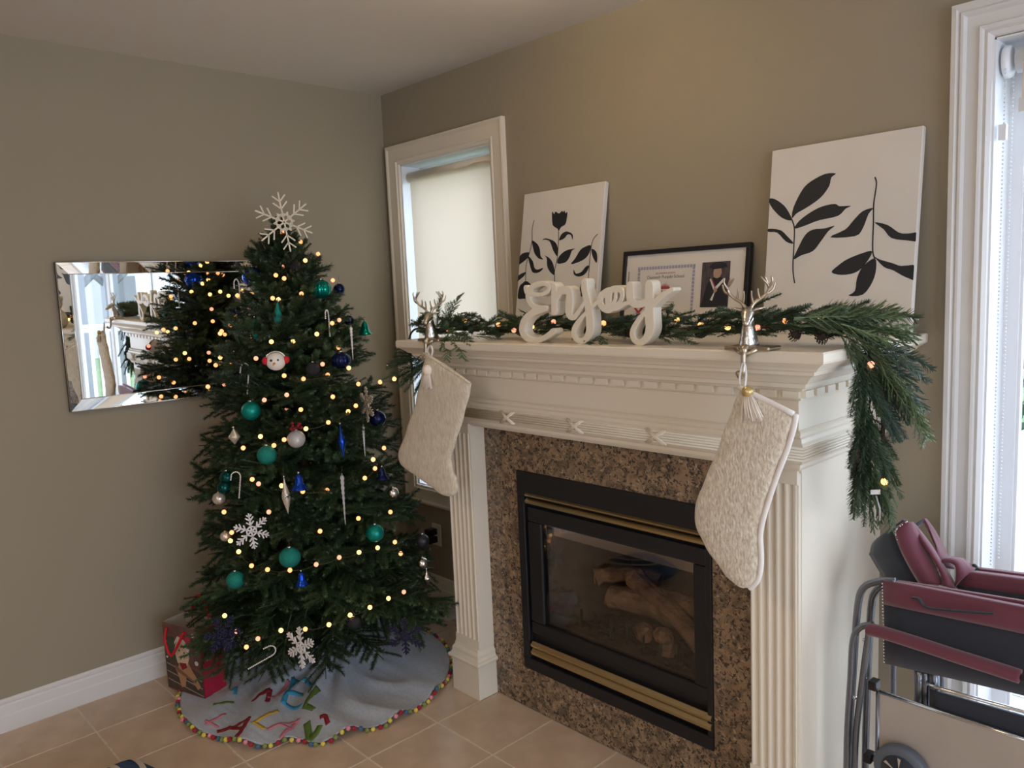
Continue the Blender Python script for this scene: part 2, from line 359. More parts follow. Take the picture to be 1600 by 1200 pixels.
MB().box(2.835, 6.24, .0200, .0225, 2.03, 2.135).build('blind_cloth', 'blind_cloth', pb)
MB().box(2.83, 6.245, .012, .030, 1.995, 2.03).build('bottom_bar', 'white_trim', pb)
bk = MB().lathe([(.040, 0), (.043, .006), (.040, .016), (.02, .02)], 20, Matrix.Translation((2.785, .055, 2.135)) @ Matrix.Rotation(radians(90), 4, 'Y')).build('bracket', 'door_vinyl', pb)
ch = MB()
for yy in (.020, .090):
    ch = MB()
    for k in range(130): ch.ball((2.796, yy, 2.12-.0105*k), .003, 5, 3)
    ch.build('bead_chain', 'bead_chain', pb)
MB().box(2.785, 2.803, .012, .028, 1.93, 1.97).build('chain_connector', 'door_vinyl', pb)
# right and front windows (out of view)
for nm, T_, wd, zz in (('window_2', Matrix.Translation((XR, -2.0, 0)) @ Matrix.Rotation(radians(-90), 4, 'Z'), 3.0, (.3, 2.2)), ('window_3', Matrix.Translation((4.0, YB, 0)) @ Matrix.Rotation(pi, 4, 'Z'), 1.4, (1.0, 2.1))):
    f_ = MB(); h_ = wd/2
    for a_ in [(-h_-.08, -h_+.05, zz[0]-.08, zz[1]+.08), (h_-.05, h_+.08, zz[0]-.08, zz[1]+.08), (-h_, h_, zz[0]-.08, zz[0]+.05), (-h_, h_, zz[1]-.05, zz[1]+.08), (-.03, .03, zz[0], zz[1])]:
        f_.box(a_[0], a_[1], -.02, .06, a_[2], a_[3], T_)
    f_.build(nm, 'white_trim', kind='structure')
# outdoors
MB().box(-14, 30, .2, 40, -.75, -.65).build('lawn', 'grass', kind='structure')
dk = MB()
for k in range(24): dk.box(2.45, 8.4, .2+.14*k, .2+.14*k+.134, -.13, -.1)
dk.build('deck', 'deck', kind='structure')
def railing(p0, p1, label, zt=.86):
    p0, p1 = Vector(p0), Vector(p1); L_ = (p1-p0).length; d = (p1-p0)/L_; T_ = Matrix.Translation(p0) @ Matrix.Rotation(atan2(d.y, d.x), 4, 'Z')
    e = empty('deck_railing', label, 'railing', loc=p0); Ti = Matrix.Rotation(atan2(d.y, d.x), 4, 'Z')
    MB().box(0, L_, -.045, .045, zt-.04, zt, Ti).build('handrail', 'rail_white', e); MB().box(0, L_, -.02, .02, zt-.10, zt-.05, Ti).build('top_rail', 'rail_white', e)
    MB().box(0, L_, -.02, .02, 0, .04, Ti).build('bottom_rail', 'rail_white', e)
    me = MB().box(-.017, .017, -.017, .017, .04, zt-.10).build('baluster', 'rail_white', e); n = int(L_/.105)
    for k in range(n):
        o = me if k == 0 else put('baluster', me.data, e)
        o.location = Ti @ Vector((.06+k*(L_-.12)/(n-1), 0, 0))
railing((2.50, .3, -.1), (2.50, 3.4, -.1), 'white deck railing seen beyond the glass at the right edge of the photo', .95)
railing((8.2, .3, -.1), (8.2, 3.4, -.1), 'white deck railing at the far end of the deck, seen in the mirror', 1.15)
railing((2.62, 3.45, -.1), (8.1, 3.45, -.1), 'white deck railing along the lawn side of the deck', .95)
for px_, py_, lab in ((9.6, 1.0, 'grey pergola post standing nearest the far end of the deck'), (12.6, 2.4, 'grey pergola post standing farther out on the lawn')):
    e = empty('pergola', lab, 'pergola', loc=(px_, py_, -.65)); MB().box(-.12, .12, -.12, .12, 0, 2.9).build('post', 'post_grey', e)
    MB().box(-.18, .18, -1.4, 1.4, 2.9, 3.08).build('beam', 'post_grey', e); a_ = MB(); a_.tube([(0, -1.0, 2.9), (0, -.4, 2.5), (0, 0, 2.1)], .06, 6); a_.tube([(0, 1.0, 2.9), (0, .4, 2.5), (0, 0, 2.1)], .06, 6); a_.build('brace', 'post_grey', e)
hs = empty('neighbour_house', 'pale neighbouring house with grey roof far across the lawn', 'house', loc=(24, 9, -.65))
MB().box(-3, 3, -5, 5, 0, 3.2).build('wall', 'siding', hs); MB().prism([(-3.4, -5.4, 3.2), (3.4, -5.4, 3.2), (0, -5.4, 5)], (0, 10.8, 0)).build('roof', 'roof_grey', hs)
for k in range(4): MB().box(-3.05, -3.0, -4+2.2*k, -3+2.2*k, 1, 2.3).build('window', 'roof_grey', hs)
def bush(loc, r, h, label, seed):
    rr = random.Random(seed); e = empty('tree', label, 'tree', 'trees beyond the deck', loc=loc)
    MB().tube([(0, 0, 0), (.05, 0, h*.5), (0, .05, h*.9)], [.09, .06, .02], 6).build('trunk', 'bark', e)
    b_ = MB()
    for k in range(2600):
        an, u_ = rr.random()*2*pi, rr.random(); z_ = h*(.08+.92*u_); q = r*sqrt(rr.random())*(1-(2*u_-.9)**2*.7)
        p = Vector((q*cos(an), q*sin(an), z_)); d = Vector((rr.uniform(-1, 1), rr.uniform(-1, 1), rr.uniform(-1, .4))).normalized()*.13; s1 = d.orthogonal().normalized()*.04
        b_.add([p, p+d*.5+s1, p+d, p+d*.5-s1], [(0, 1, 2, 3)])
    b_.build('foliage', 'leaf_far', e, kind='stuff')
for k, (x_, y_, r_, h_, lb) in enumerate([(.9, 4.2, 1.3, 4.6, 'dark leafy tree nearest the left side of the deck'), (-1.4, 8.0, 1.8, 5.4, 'tall dark leafy tree behind the nearest one beyond the deck'), (2.4, 11.5, 1.7, 4.0, 'lower leafy tree farthest out beyond the deck railing'),
      (-2.6, 3.4, 1.3, 3.6, 'leafy tree outside the narrow window by the corner')]): bush((x_, y_, -.65), r_, h_, lb, k)
# ceiling lamp
cl_ = empty('ceiling_lamp', 'glass bowl ceiling lamp just above the frame glowing warm', 'lamp', loc=(LAMP[0], LAMP[1], H))
MB().lathe([(.012, -.05), (.012, -.012), (.05, -.010), (.055, 0)], 24).build('canopy', 'brass', cl_)
MB().tube([(.127*cos(a*pi/16), .127*sin(a*pi/16), -.058) for a in range(33)], .006, 8, caps=False).build('rim', 'brass', cl_)
# ================================================================== FIREPLACE MANTEL
BX0, BX1, BY = 1.056, 2.505, -.538
YG = -.4507; GZ = 1.09
mn = empty('fireplace_mantel', 'cream painted wooden mantelpiece with dentil moulding and fluted pilasters', 'mantel', loc=(1.78, BY, 0))
mn.location = (0, 0, 0)
def usweep(prof, z_close=True):     # profile (offset, z) swept left side, front, right side
    b_ = MB(); vs = []
    for o_, z_ in prof: vs += [(BX0-o_, 0, z_), (BX0-o_, BY-o_, z_), (BX1+o_, BY-o_, z_), (BX1+o_, 0, z_)]
    n = len(prof); fs = [(i*4+k, i*4+k+1, (i+1)*4+k+1, (i+1)*4+k) for i in range(n-1) for k in range(3)]
    fs += [(0, 1, 2, 3), tuple((n-1)*4+k for k in (3, 2, 1, 0))]
    return b_.add(vs, fs)
usweep([(.112, 1.388), (.118, 1.391), (.120, 1.396), (.120, 1.414), (.117, 1.418)]).build('shelf', 'trim_paint', mn)
usweep([(.018, 1.309), (.020, 1.316), (.034, 1.319), (.036, 1.330), (.044, 1.333), (.048, 1.338), (.060, 1.350), (.076, 1.357), (.078, 1.366), (.088, 1.369), (.094, 1.376), (.106, 1.384), (.112, 1.388)]).build('crown_moulding', 'trim_paint', mn)
usweep([(.004, 1.283), (.010, 1.285), (.010, 1.309)]).build('dentil_band', 'trim_paint', mn)
dm = MB().box(0, .044, -.013, 0, 1.291, 1.309).build('dentil', 'trim_paint', mn); dm.location = (BX0-.005, BY-.010, 0)
pitch = .0618; n = int((BX1-BX0+.02)/pitch)
for k in range(1, n+1):
    o = put('dentil', dm.data, mn); o.location = (BX0-.005+k*pitch, BY-.010, 0)
for side in (0, 1):
    for k in range(8):
        o = put('dentil', dm.data, mn)
        if side: o.rotation_euler = (0, 0, radians(90)); o.location = (BX1+.010, BY-.008+k*pitch, 0)
        else: o.rotation_euler = (0, 0, radians(-90)); o.location = (BX0-.010, BY+.038+k*pitch, 0)
usweep([(0, 1.205), (0, 1.283)]).build('frieze', 'trim_paint', mn)
usweep([(.0, 1.100), (.006, 1.108), (.008, 1.118), (.014, 1.122), (.020, 1.130), (.022, 1.170), (.016, 1.176), (.014, 1.186), (.008, 1.190), (.010, 1.200), (.004, 1.205)]).build('architrave', 'trim_paint', mn)
rb = MB()
for k in range(5):
    z_ = 1.134+.0075*k
    for (p, q) in (((BX0-.022, BY-.022, z_), (BX1+.022, BY-.022, z_)), ((BX1+.022, BY-.022, z_), (BX1+.022, 0, z_)), ((BX0-.022, BY-.022, z_), (BX0-.022, 0, z_))): rb.tube([p, q], .0034, 6)
rb.build('reeding', 'trim_paint', mn)
kn = MB()
for s1 in (-1, 1):
    for dz in (-.004, .004): kn.tube([(-.032*s1+dz, 0, -.021), (dz, -.005, 0), (.032*s1+dz, 0, .021)], .0038, 6)
k0 = kn.build('ribbon_knot', 'trim_paint', mn); k0.location = (1.445, BY-.024, 1.149)
for x_ in (1.128, 1.762, 2.079, 2.396):
    o = put('ribbon_knot', k0.data, mn); o.location = (x_, BY-.024, 1.149)
o = put('ribbon_knot', k0.data, mn); o.rotation_euler = (0, 0, radians(90)); o.location = (BX1+.024, -.27, 1.149)
# body above the granite and the side walls
MB().box(BX0+.002, BX1-.002, BY+.02, 0, GZ, 1.11).build('lintel', 'trim_paint', mn)
MB().box(BX1-.018, BX1-.006, BY+.03, 0, 0, 1.105).build('side_panel', 'trim_paint', mn)
MB().box(BX0+.006, BX0+.018, BY+.03, 0, 0, 1.105).build('side_panel', 'trim_paint', mn)
def pilaster(x0, x1):
    # shaft with a fluted front
    y0 = BY+.008; b_ = MB(); b_.box(x0, x1, y0+.008, YG, .20, 1.10)
    pw = x1-x0-.010; n = 5; fw = pw/(n*1.0); vs = []; segs = []
    xx = x0+.005; pts = [(xx, 0)]
    for k in range(n):
        a0 = xx+.005+k*(pw-.005)/n; a1 = a0+(pw-.005)/n-.005
        pts += [(a0, 0)]+[(a0+(a1-a0)*t_/6, .007*sin(pi*t_/6)) for t_ in range(1, 6)]+[(a1, 0)]
    pts.append((x1-.005, 0)); m_ = len(pts)
    for z_ in (.235, 1.06): vs += [(p, y0+d, z_) for p, d in pts]
    b_.add(vs, [(i, i+1, m_+i+1, m_+i) for i in range(m_-1)])
    b_.box(x0+.005, x0+.006, y0, y0+.008, .235, 1.06); b_.box(x1-.006, x1-.005, y0, y0+.008, .235, 1.06)
    b_.box(x0, x1, y0, y0+.0082, 1.06, 1.10); b_.box(x0, x1, y0+.0, y0+.0082, .20, .235)
    pi_ = b_.build('pilaster', 'trim_paint', mn)
    p_ = MB(); X0, X1, Y0 = x0-.012, x1+.008, BY-.008
    prof = [(0, 0), (0, .135), (.010, .139), (.012, .146), (.009, .153), (.002, .157), (-.002, .166), (-.002, .178), (-.010, .190), (-.012, .202)]
    for o_, z_ in prof: p_.v += [(X0-o_, YG, z_), (X0-o_, Y0-o_, z_), (X1+o_, Y0-o_, z_), (X1+o_, YG, z_)]
    n = len(prof); p_.f = [(i*4+k, i*4+k+1, (i+1)*4+k+1, (i+1)*4+k) for i in range(n-1) for k in range(3)]+[tuple((n-1)*4+k for k in (3, 2, 1, 0))]; p_.sm = [False]*len(p_.f)
    p_.build('plinth', 'trim_paint', mn)
pilaster(1.050, 1.190); pilaster(2.357, 2.497)
# granite surround
gs = empty('granite_surround', 'polished brown speckled granite slabs framing the firebox', 'surround')
IX0, IX1, IZ0, IZ1 = 1.3666, 2.192, .165, .931
for a_ in [(1.19, 2.36, IZ1, GZ), (1.19, 2.36, .001, IZ0), (1.19, IX0, IZ0, IZ1), (IX1, 2.36, IZ0, IZ1)]:
    MB().box(a_[0], a_[1], YG, YG+.02, a_[2], a_[3]).build('slab', 'granite', gs)
# gas fireplace insert
gf = empty('gas_fireplace', 'black gas fireplace insert with brass louvres and ceramic logs behind glass', 'fireplace')
fr_ = MB(); y0, y1 = YG-.008, YG+.03
fr_.box(IX0, IX1, y0, y1, IZ1-.095, IZ1); fr_.box(IX0, IX1, y0, y1, IZ0, IZ0+.045); fr_.box(IX0, IX0+.035, y0, y1, IZ0+.045, IZ1-.095); fr_.box(IX1-.02, IX1, y0, y1, IZ0+.045, IZ1-.095)
bevel(fr_.build('outer_frame', 'black_metal', gf), .003)
dfm = MB(); a0, a1, z0, z1 = IX0+.045, IX1-.018, .315, .800; gx0, gx1, gz0, gz1 = 1.480, 2.125, .360, .745; yy0, yy1 = YG-.004, YG+.03
dfm.box(a0, a1, yy0, yy1, gz1, z1); dfm.box(a0, a1, yy0, yy1, z0, gz0); dfm.box(a0, gx0, yy0, yy1, gz0, gz1); dfm.box(gx1, a1, yy0, yy1, gz0, gz1)
bevel(dfm.build('glass_frame', 'black_metal', gf), .006)
MB().box(IX0+.035, IX1-.02, YG+.012, YG+.03, .77, .84).build('louvre_recess', 'black_plastic', gf); MB().box(IX0+.035, IX1-.02, YG+.012, YG+.03, .20, .33).build('louvre_recess', 'black_plastic', gf)
def louvre(z_, h_=.016, lab=None):
    b_ = MB(); b_.add([(1.415, YG-.012, z_), (IX1-.004, YG-.012, z_), (IX1-.004, YG-.016, z_+h_*.5), (1.415, YG-.016, z_+h_*.5), (1.415, YG-.004, z_+h_), (IX1-.004, YG-.004, z_+h_), (1.415, YG+.01, z_+h_*.6), (IX1-.004, YG+.01, z_+h_*.6)],
        [(0, 1, 2, 3), (3, 2, 5, 4), (4, 5, 7, 6), (6, 7, 1, 0), (0, 3, 4, 6), (1, 7, 5, 2)]); b_.build('brass_louvre', 'brass', gf)
louvre(.842, .013); louvre(.815, .018); louvre(.262, .020); louvre(.232, .024)
MB().box(gx0-.002, gx1+.002, YG+.006, YG+.009, gz0-.002, gz1+.002).build('glass_pane', 'fire_glass', gf)
fb = MB(); d_ = -.06
fb.add([(gx0-.02, YG+.03, .30), (gx1+.02, YG+.03, .30), (gx1+.02, YG+.03, .80), (gx0-.02, YG+.03, .80), (gx0+.10, d_, .30), (gx1-.10, d_, .30), (gx1-.10, d_, .80), (gx0+.10, d_, .80)],
       [(0, 4, 5, 1), (3, 2, 6, 7), (0, 3, 7, 4), (1, 5, 6, 2), (4, 7, 6, 5)]); fb.build('firebox', 'firebrick', gf)
MB().box(gx0, gx1, YG+.032, YG+.06, .70, .745).build('baffle', 'chrome', gf)
rl = random.Random(3)
def logm(p0, p1, r0, r1, cut=False):
    p0, p1 = Vector(p0), Vector(p1); n = 9; pts = []; rr = []
    for k in range(n):
        t_ = k/(n-1); pts.append(p0.lerp(p1, t_)+Vector((rl.uniform(-.006, .006), rl.uniform(-.006, .006), .02*sin(pi*t_)))); rr.append((r0+(r1-r0)*t_)*rl.uniform(.85, 1.15))
    lo = MB().tube(pts, rr, 10, smooth=False).build('log', 'log', gf)
    MB().tube([p1-(p1-p0).normalized()*.004, p1+(p1-p0).normalized()*.002], r1*.85, 10).build('cut_end', 'log_cut', lo)
logm((1.62, -.22, .44), (2.02, -.24, .50), .038, .032); logm((1.98, -.22, .42), (1.66, -.30, .47), .045, .036)
logm((1.80, -.18, .53), (1.60, -.30, .53), .03, .03); logm((1.74, -.25, .55), (2.08, -.32, .40), .036, .028); logm((1.95, -.33, .36), (1.93, -.36, .43), .03, .024); logm((1.80, -.28, .36), (1.86, -.35, .40), .028, .03)
eb = MB()
for k in range(90):
    eb.ball((rl.uniform(1.56, 2.10), rl.uniform(-.36, -.16), .33+rl.uniform(0, .02)), rl.uniform(.01, .025), 6, 4, (1, 1, .6))
eb.build('ember_bed', 'ember', gf, kind='stuff')
bu = MB(); bu.tube([(1.56, -.34, .36), (2.08, -.34, .36)], .008, 8)
for k in range(8): bu.tube([(1.58+.07*k, -.36, .35), (1.58+.07*k, -.36, .42)], .005, 6)
bu.build('burner_grate', 'black_metal', gf)
# ================================================================== MIRROR
mi = empty('wall_mirror', 'wide mirror with sloped glass edges on the left wall behind the tree', 'mirror', loc=(.004, -1.08, 1.19))
mi.rotation_euler = (0, radians(1.1), 0)
my0, my1, mz0, mz1, bw = -.495, .53, .0, .582, .046
MB().box(0, .012, my0, my1, mz0, mz1).build('backing', 'black_metal', mi)
MB().box(.012, .0150, my0+bw, my1-bw, mz0+bw, mz1-bw).build('mirror_pane', 'mirror', mi)
ho, hi = .0225, .0150
C_ = [(my0, mz0), (my1, mz0), (my1, mz1), (my0, mz1)]; I_ = [(my0+bw, mz0+bw), (my1-bw, mz0+bw), (my1-bw, mz1-bw), (my0+bw, mz1-bw)]
for k in range(4):
    a_, b2 = C_[k], C_[(k+1) % 4]; c2, d2 = I_[(k+1) % 4], I_[k]
    vs = [(ho, *a_), (ho, *b2), (hi, *c2), (hi, *d2), (.010, *a_), (.010, *b2), (.010, *c2), (.010, *d2)]
    MB().add(vs, [(0, 1, 2, 3), (0, 4, 5, 1), (2, 6, 7, 3), (1, 5, 6, 2), (0, 3, 7, 4), (4, 7, 6, 5)]).build('bevel_strip', 'mirror', mi)
eg = MB()
for k in range(4):
    a_, b2 = C_[k], C_[(k+1) % 4]; eg.tube([(ho, *a_), (ho, *b2)], .0022, 6); a_, b2 = I_[k], I_[(k+1) % 4]; eg.tube([(hi, *a_), (hi, *b2)], .0018, 6)
eg.build('polished_edge', 'mirror_edge', mi)
#--PART2--
# ================================================================== CHRISTMAS TREE
TB = Vector((.455, -.785, 0)); TT = Vector((.410, -.840, 0))
RAD = [(.10, .48), (.20, .53), (.30, .535), (.55, .475), (.85, .43), (1.13, .365), (1.3, .315), (1.5, .250), (1.65, .165), (1.75, .11), (1.83, .06), (1.93, .02)]
def trad(z):
    if z <= RAD[0][0]: return RAD[0][1]
    for (z0, r0), (z1, r1) in zip(RAD, RAD[1:]):
        if z <= z1: return r0+(r1-r0)*(z-z0)/(z1-z0)
    return 0
def taxis(z): return TB.lerp(TT, max(0, z)/1.95)+Vector((0, 0, z))
def tree_hit(u, v, k=.97):
    d = ray(u, v); t_ = 2.0
    best = None; bd = 9
    while t_ < 4.6:
        p = CAM+d*t_; c = taxis(p.z); q = (Vector((p.x, p.y, 0))-Vector((c.x, c.y, 0))).length-trad(p.z)*k
        if q <= 0: return p
        if q < bd: bd = q; best = p.copy()
        t_ += .008
    return best
tree = empty('christmas_tree', 'tall green artificial Christmas tree in the corner, dressed with lights and ornaments', 'tree')
MB().tube([taxis(.02), taxis(.9), taxis(1.93)], [.020, .016, .008], 10).build('trunk', 'bark', tree)
for k in range(4):
    a_ = radians(45+90*k); MB().tube([taxis(.10), TB+Vector((.16*cos(a_), .16*sin(a_), .10)), TB+Vector((.20*cos(a_), .20*sin(a_), .035))], .009, 8).build('stand_leg', 'black_metal', tree)
def twig_needles(b_, p0, d, L_, rr, step=.0026, nl=.021, per=5, wid=.0015, droop=0, ang=(40, 70)):
    p = Vector(p0); d = Vector(d).normalized(); n = max(2, int(L_/step))
    for i in range(n):
        d = (d+Vector((0, 0, -droop*step))).normalized(); p = p+d*step; a = d.orthogonal().normalized(); bb = d.cross(a)
        fade = 1-.35*(i/n)**3
        for k in range(per):
            an = rr.random()*2*pi; th = radians(rr.uniform(*ang)); nd = d*cos(th)+(a*cos(an)+bb*sin(an))*sin(th)
            s_ = nd.cross(d).normalized()*wid; l_ = nl*rr.uniform(.75, 1.1)*fade; o_ = len(b_.v)
            b_.v += [tuple(p-s_), tuple(p+s_), tuple(p+nd*l_)]; b_.f.append((o_, o_+1, o_+2)); b_.sm.append(False)
    return p, d
def make_branch(L_, seed, dens=1):
    rr = random.Random(seed); b_ = MB(); st = MB(); pts = []; p = Vector((0, 0, 0)); d = Vector((1, 0, .12)).normalized(); n = 10
    for i in range(n+1):
        pts.append(p.copy()); d = (d+Vector((0, rr.uniform(-.05, .05), -.028))).normalized(); p = p+d*L_/n
    b_.tube(pts, [.0045-.0028*i/n for i in range(n+1)], 5)
    twig_needles(b_, pts[2], pts[5]-pts[2], L_*.78, rr, .003/dens)
    nt_ = int(5+L_*34)
    for k in range(nt_):
        t_ = .12+.80*(k+rr.random()*.5)/nt_; i = min(int(t_*n), n-1); q = pts[i].lerp(pts[i+1], t_*n-i); ax = (pts[i+1]-pts[i]).normalized()
        sd = 1 if k % 2 else -1; dirv = ax*.75+Vector((0, sd*rr.uniform(.55, .95), rr.uniform(-.25, .35)))
        tl = (.065+.24*L_*(1-t_)**.6)*rr.uniform(.75, 1.15); tl = min(tl, .15)
        dv = dirv.normalized(); b_.tube([q, q+dv*tl*.9], [.0022, .0010], 3, caps=False); twig_needles(b_, q, dirv, tl, rr, .0027/dens, droop=1.2)
    return b_
BR = {}; BC = {}
def branch_mesh(cls, var):
    if (cls, var) not in BR:
        L_ = {0: .14, 1: .26, 2: .40, 3: .55}[cls]; b_ = make_branch(L_, 100*cls+var); me = bpy.data.meshes.new('branch'); me.from_pydata(b_.v, [], b_.f); me.materials.append(MATS['needle']); BR[(cls, var)] = me
    return BR[(cls, var)]
NB = 285; rb_ = random.Random(11)
for i in range(NB):
    u_ = (i+.5)/NB; z_ = .22+1.70*(u_**1.25)
    an = i*2.39996+rb_.uniform(-.25, .25)
    inner = (i % 5 == 4)
    rr_ = trad(z_)*(.66 if inner else rb_.uniform(.92, 1.06)); c = taxis(z_)
    if c.x+rr_*cos(an) < .02: rr_ = min(rr_, (c.x-.02)/max(.2, -cos(an)))
    if c.y+rr_*sin(an) > -.02: rr_ = min(rr_, (-.02-c.y)/max(.2, sin(an)))
    cls = 0 if rr_ < .17 else 1 if rr_ < .31 else 2 if rr_ < .46 else 3
    L_ = {0: .14, 1: .26, 2: .40, 3: .55}[cls]; pitch_ = radians(8+38*max(0, (z_-.8)/1.1)**1.5) if z_ > .35 else radians(-6)
    pitch_ += radians(rb_.uniform(-7, 7)); sc = rr_/L_/cos(pitch_)
    me_ = branch_mesh(cls, i % 3); o = put('branch', me_, tree); base = taxis(max(.12, z_-tan(pitch_)*rr_*.6))
    mx_ = Matrix.Translation(base) @ Matrix.Rotation(an, 4, 'Z') @ Matrix.Rotation(-pitch_, 4, 'Y') @ Matrix.Rotation(rb_.uniform(-.5, .5), 4, 'X') @ Matrix.Scale(sc, 4)
    co3 = BC.get(me_.name)
    if co3 is None:
        co3 = np.empty(len(me_.vertices)*3, np.float32); me_.vertices.foreach_get('co', co3); co3 = BC[me_.name] = co3.reshape(-1, 3)
    for _ in range(14):   # keep every needle clear of the two walls
        m4 = np.array(mx_); w3 = co3 @ m4[:3, :3].T+m4[:3, 3]
        if w3[:, 0].min() > .034 and w3[:, 1].max() < -.012: break
        mx_ = mx_ @ Matrix.Scale(.92, 4)
    o.matrix_local = mx_
# tip and low drooping twigs in front
for k in range(6):
    o = put('branch', branch_mesh(0, k % 3), tree); a_ = k*2*pi/5
    o.matrix_local = Matrix.Translation(taxis(1.79)) @ Matrix.Rotation(a_, 4, 'Z') @ Matrix.Rotation(-radians(42 if k < 5 else 85), 4, 'Y') @ Matrix.Scale(.62, 4)
for (u, v, u2, v2) in [(455, 960, 440, 1040), (480, 950, 470, 1010), (380, 960, 300, 1005), (560, 940, 590, 965), (620, 930, 705, 948), (600, 945, 650, 975), (430, 960, 395, 1000), (520, 955, 520, 1000)]:
    p = tree_hit(u, v, .75); q = tree_hit(u2, v2, .98); q = onv(u2, v2, tree_hit(u, v, 1.0)); d = q-p; L_ = d.length
    o = put('branch', branch_mesh(1, 0), tree); o.matrix_local = Matrix.Translation(p) @ d.to_track_quat('X', 'Z').to_matrix().to_4x4() @ Matrix.Scale(L_/.26, 4)
# ---------------------------------------------------------------- star topper and snowflakes (face toward +Y' local z)
def flake(Rr, w_, th, style=0):
    b_ = MB()
    def bar(x0, y0, x1, y1, w2):
        d = Vector((x1-x0, y1-y0, 0)); n = Vector((-d.y, d.x, 0)).normalized()*w2/2; e_ = d.normalized()*w2*.35
        a, c = Vector((x0, y0, -th/2))-e_, Vector((x1, y1, -th/2))+e_
        b_.prism([a-n, c-n, c+e_*.8, c+n, a+n], (0, 0, th))
    for k in range(6):
        a = pi/2+k*pi/3; ca, sa = cos(a), sin(a)
        def P(r, off=0, s=0): return (r*ca-s*sa, r*sa+s*ca)
        bar(*P(.05*Rr), *P(Rr), w_)
        for r0, l_ in ([(.36, .24), (.60, .26), (.82, .16)] if style == 0 else [(.45, .30), (.70, .28)]):
            for s in (-1, 1): bar(*P(r0*Rr), *P((r0+l_*.72)*Rr, 0, s*l_*.75*Rr), w_*.85)
        # inner hexagon
        a2 = a+pi/3; bar(.30*Rr*ca, .30*Rr*sa, .30*Rr*cos(a2), .30*Rr*sin(a2), w_*.85)
        if style == 1: bar(.18*Rr*ca, .18*Rr*sa, .36*Rr*cos(a+pi/6), .36*Rr*sin(a+pi/6), w_*.8); bar(.18*Rr*cos(a+pi/3), .18*Rr*sin(a+pi/3), .36*Rr*cos(a+pi/6), .36*Rr*sin(a+pi/6), w_*.8)
    return b_
def face(p, yaw=0, tilt=0, roll=0, facing=None):   # a frame whose z looks into the room from p
    d = Vector((CAM.x-p.x, CAM.y-p.y, 0)).normalized() if facing is None else Vector(facing).normalized()
    a = atan2(d.y, d.x); return Matrix.Translation(p) @ Matrix.Rotation(a+radians(yaw), 4, 'Z') @ Matrix.Rotation(radians(tilt), 4, 'Y') @ Matrix(((0, 0, 1, 0), (1, 0, 0, 0), (0, 1, 0, 0), (0, 0, 0, 1))) @ Matrix.Rotation(radians(roll), 4, 'Z')
def px_m(p): return (p-CAM).dot(FW)/FPX     # metres per photo pixel at p
p = onv(444, 347, taxis(1.9)+Vector((.10, -.09, 0))); o = flake(45*px_m(p), .0058, .005, 1).build('snowflake_topper', 'silver_glitter'); o.matrix_world = face(p, 12, 0, 8)
tag(o, 'glittery silver snowflake topper standing at the very top of the tree', 'topper')
def snow(u, v, r, m_, label, yaw=0, roll=0, k=1.04, facing=None, group=None):
    p = tree_hit(u, v, k); p = p+(CAM-p).normalized()*(.07 if m_ == 'navy_glitter' and r > 20 else 0); o = flake(r*px_m(p), .0055, .005, 0).build('snowflake_ornament', m_); o.matrix_world = face(p, yaw, 0, roll, facing); tag(o, label, 'ornament', group or 'snowflake ornaments on the tree'); return o
snow(393, 830, 28, 'white_glitter', 'white snowflake ornament with the twinkling bulbs on the lower left of the tree', 15, 5)
snow(470, 1012, 33, 'white_glitter', 'white snowflake ornament hanging lowest, in front of the grey skirt', -50, 0)
snow(633, 994, 29, 'navy_glitter', 'navy snowflake ornament hanging over the right side of the grey skirt', -18, 0, 1.16)
snow(347, 990, 29, 'navy_glitter', 'navy snowflake ornament hanging beside the gift bag', 25, 20, 1.14)
snow(573, 632, 27, 'silver_glitter', 'pale glitter snowflake seen edge-on at the right of the tree beside a dark ball', -68, 0)
snow(352, 1000, 18, 'navy_glitter', 'small navy snowflake tucked behind the navy one by the gift bag', -30, 10)
# ---------------------------------------------------------------- baubles
def hook(b_, top, h=.018):
    b_.tube([top, top+Vector((.001, .001, h*.6)), top+Vector((0, 0, h))], .0007, 4, caps=False)
def bauble(u, v, r, m_, label, k=1.0, ribs=0, ribd=0, sq=1, P=None, name='bauble'):
    p = P or tree_hit(u, v, k); R_ = r*px_m(p) if P is None else r
    e = empty(name, label, 'ornament', 'baubles on the tree', loc=p)
    MB().ball((0, 0, 0), R_, 28 if not ribs else 64, 18, (1, 1, sq), None, ribs, ribd).build('ball', m_, e)
    MB().lathe([(R_*.20, R_*sq*.96), (R_*.20, R_*sq*1.12), (R_*.08, R_*sq*1.14)], 12).build('cap', 'gold_thread' if m_ == 'pearl' else 'silver_plain', e)
    h_ = MB(); hook(h_, Vector((0, 0, R_*sq*1.1)), .03); h_.build('hook', 'wire', e); return e
bauble(502, 452, 14.5, 'teal_gloss', 'shiny green ribbed bauble near the top right of the tree', 1.02, 16, .10)
bauble(460, 416, 10, 'charcoal_glitter', 'dark glitter bauble just below the snowflake topper', .98)
bauble(0, 0, .036, 'teal_matte', 'matt teal bauble on the left edge of the tree under the mirror', P=onv(392, 642, (.60, -1.10, 1.18)))
bauble(417, 711, 15, 'teal_glitter', 'teal crackle bauble left of centre above the silver drop', 1.0)
bauble(586, 833, 14, 'teal_matte', 'matt teal bauble on the lower right of the tree', 1.03)
bauble(453, 871, 16, 'teal_glitter', 'large quilted teal bauble low in the middle of the tree', 1.02, 20, .05)
bauble(368, 906, 14, 'teal_glitter', 'teal glitter bauble at the lower left above the gift bag', 1.0)
bauble(354, 746, 10.5, 'teal_dark', 'upper of two small dark teal baubles at the left edge beside the candy cane', 1.03)
bauble(350, 762, 10.5, 'teal_dark', 'lower of two small dark teal baubles at the left edge beside the candy cane', 1.05)
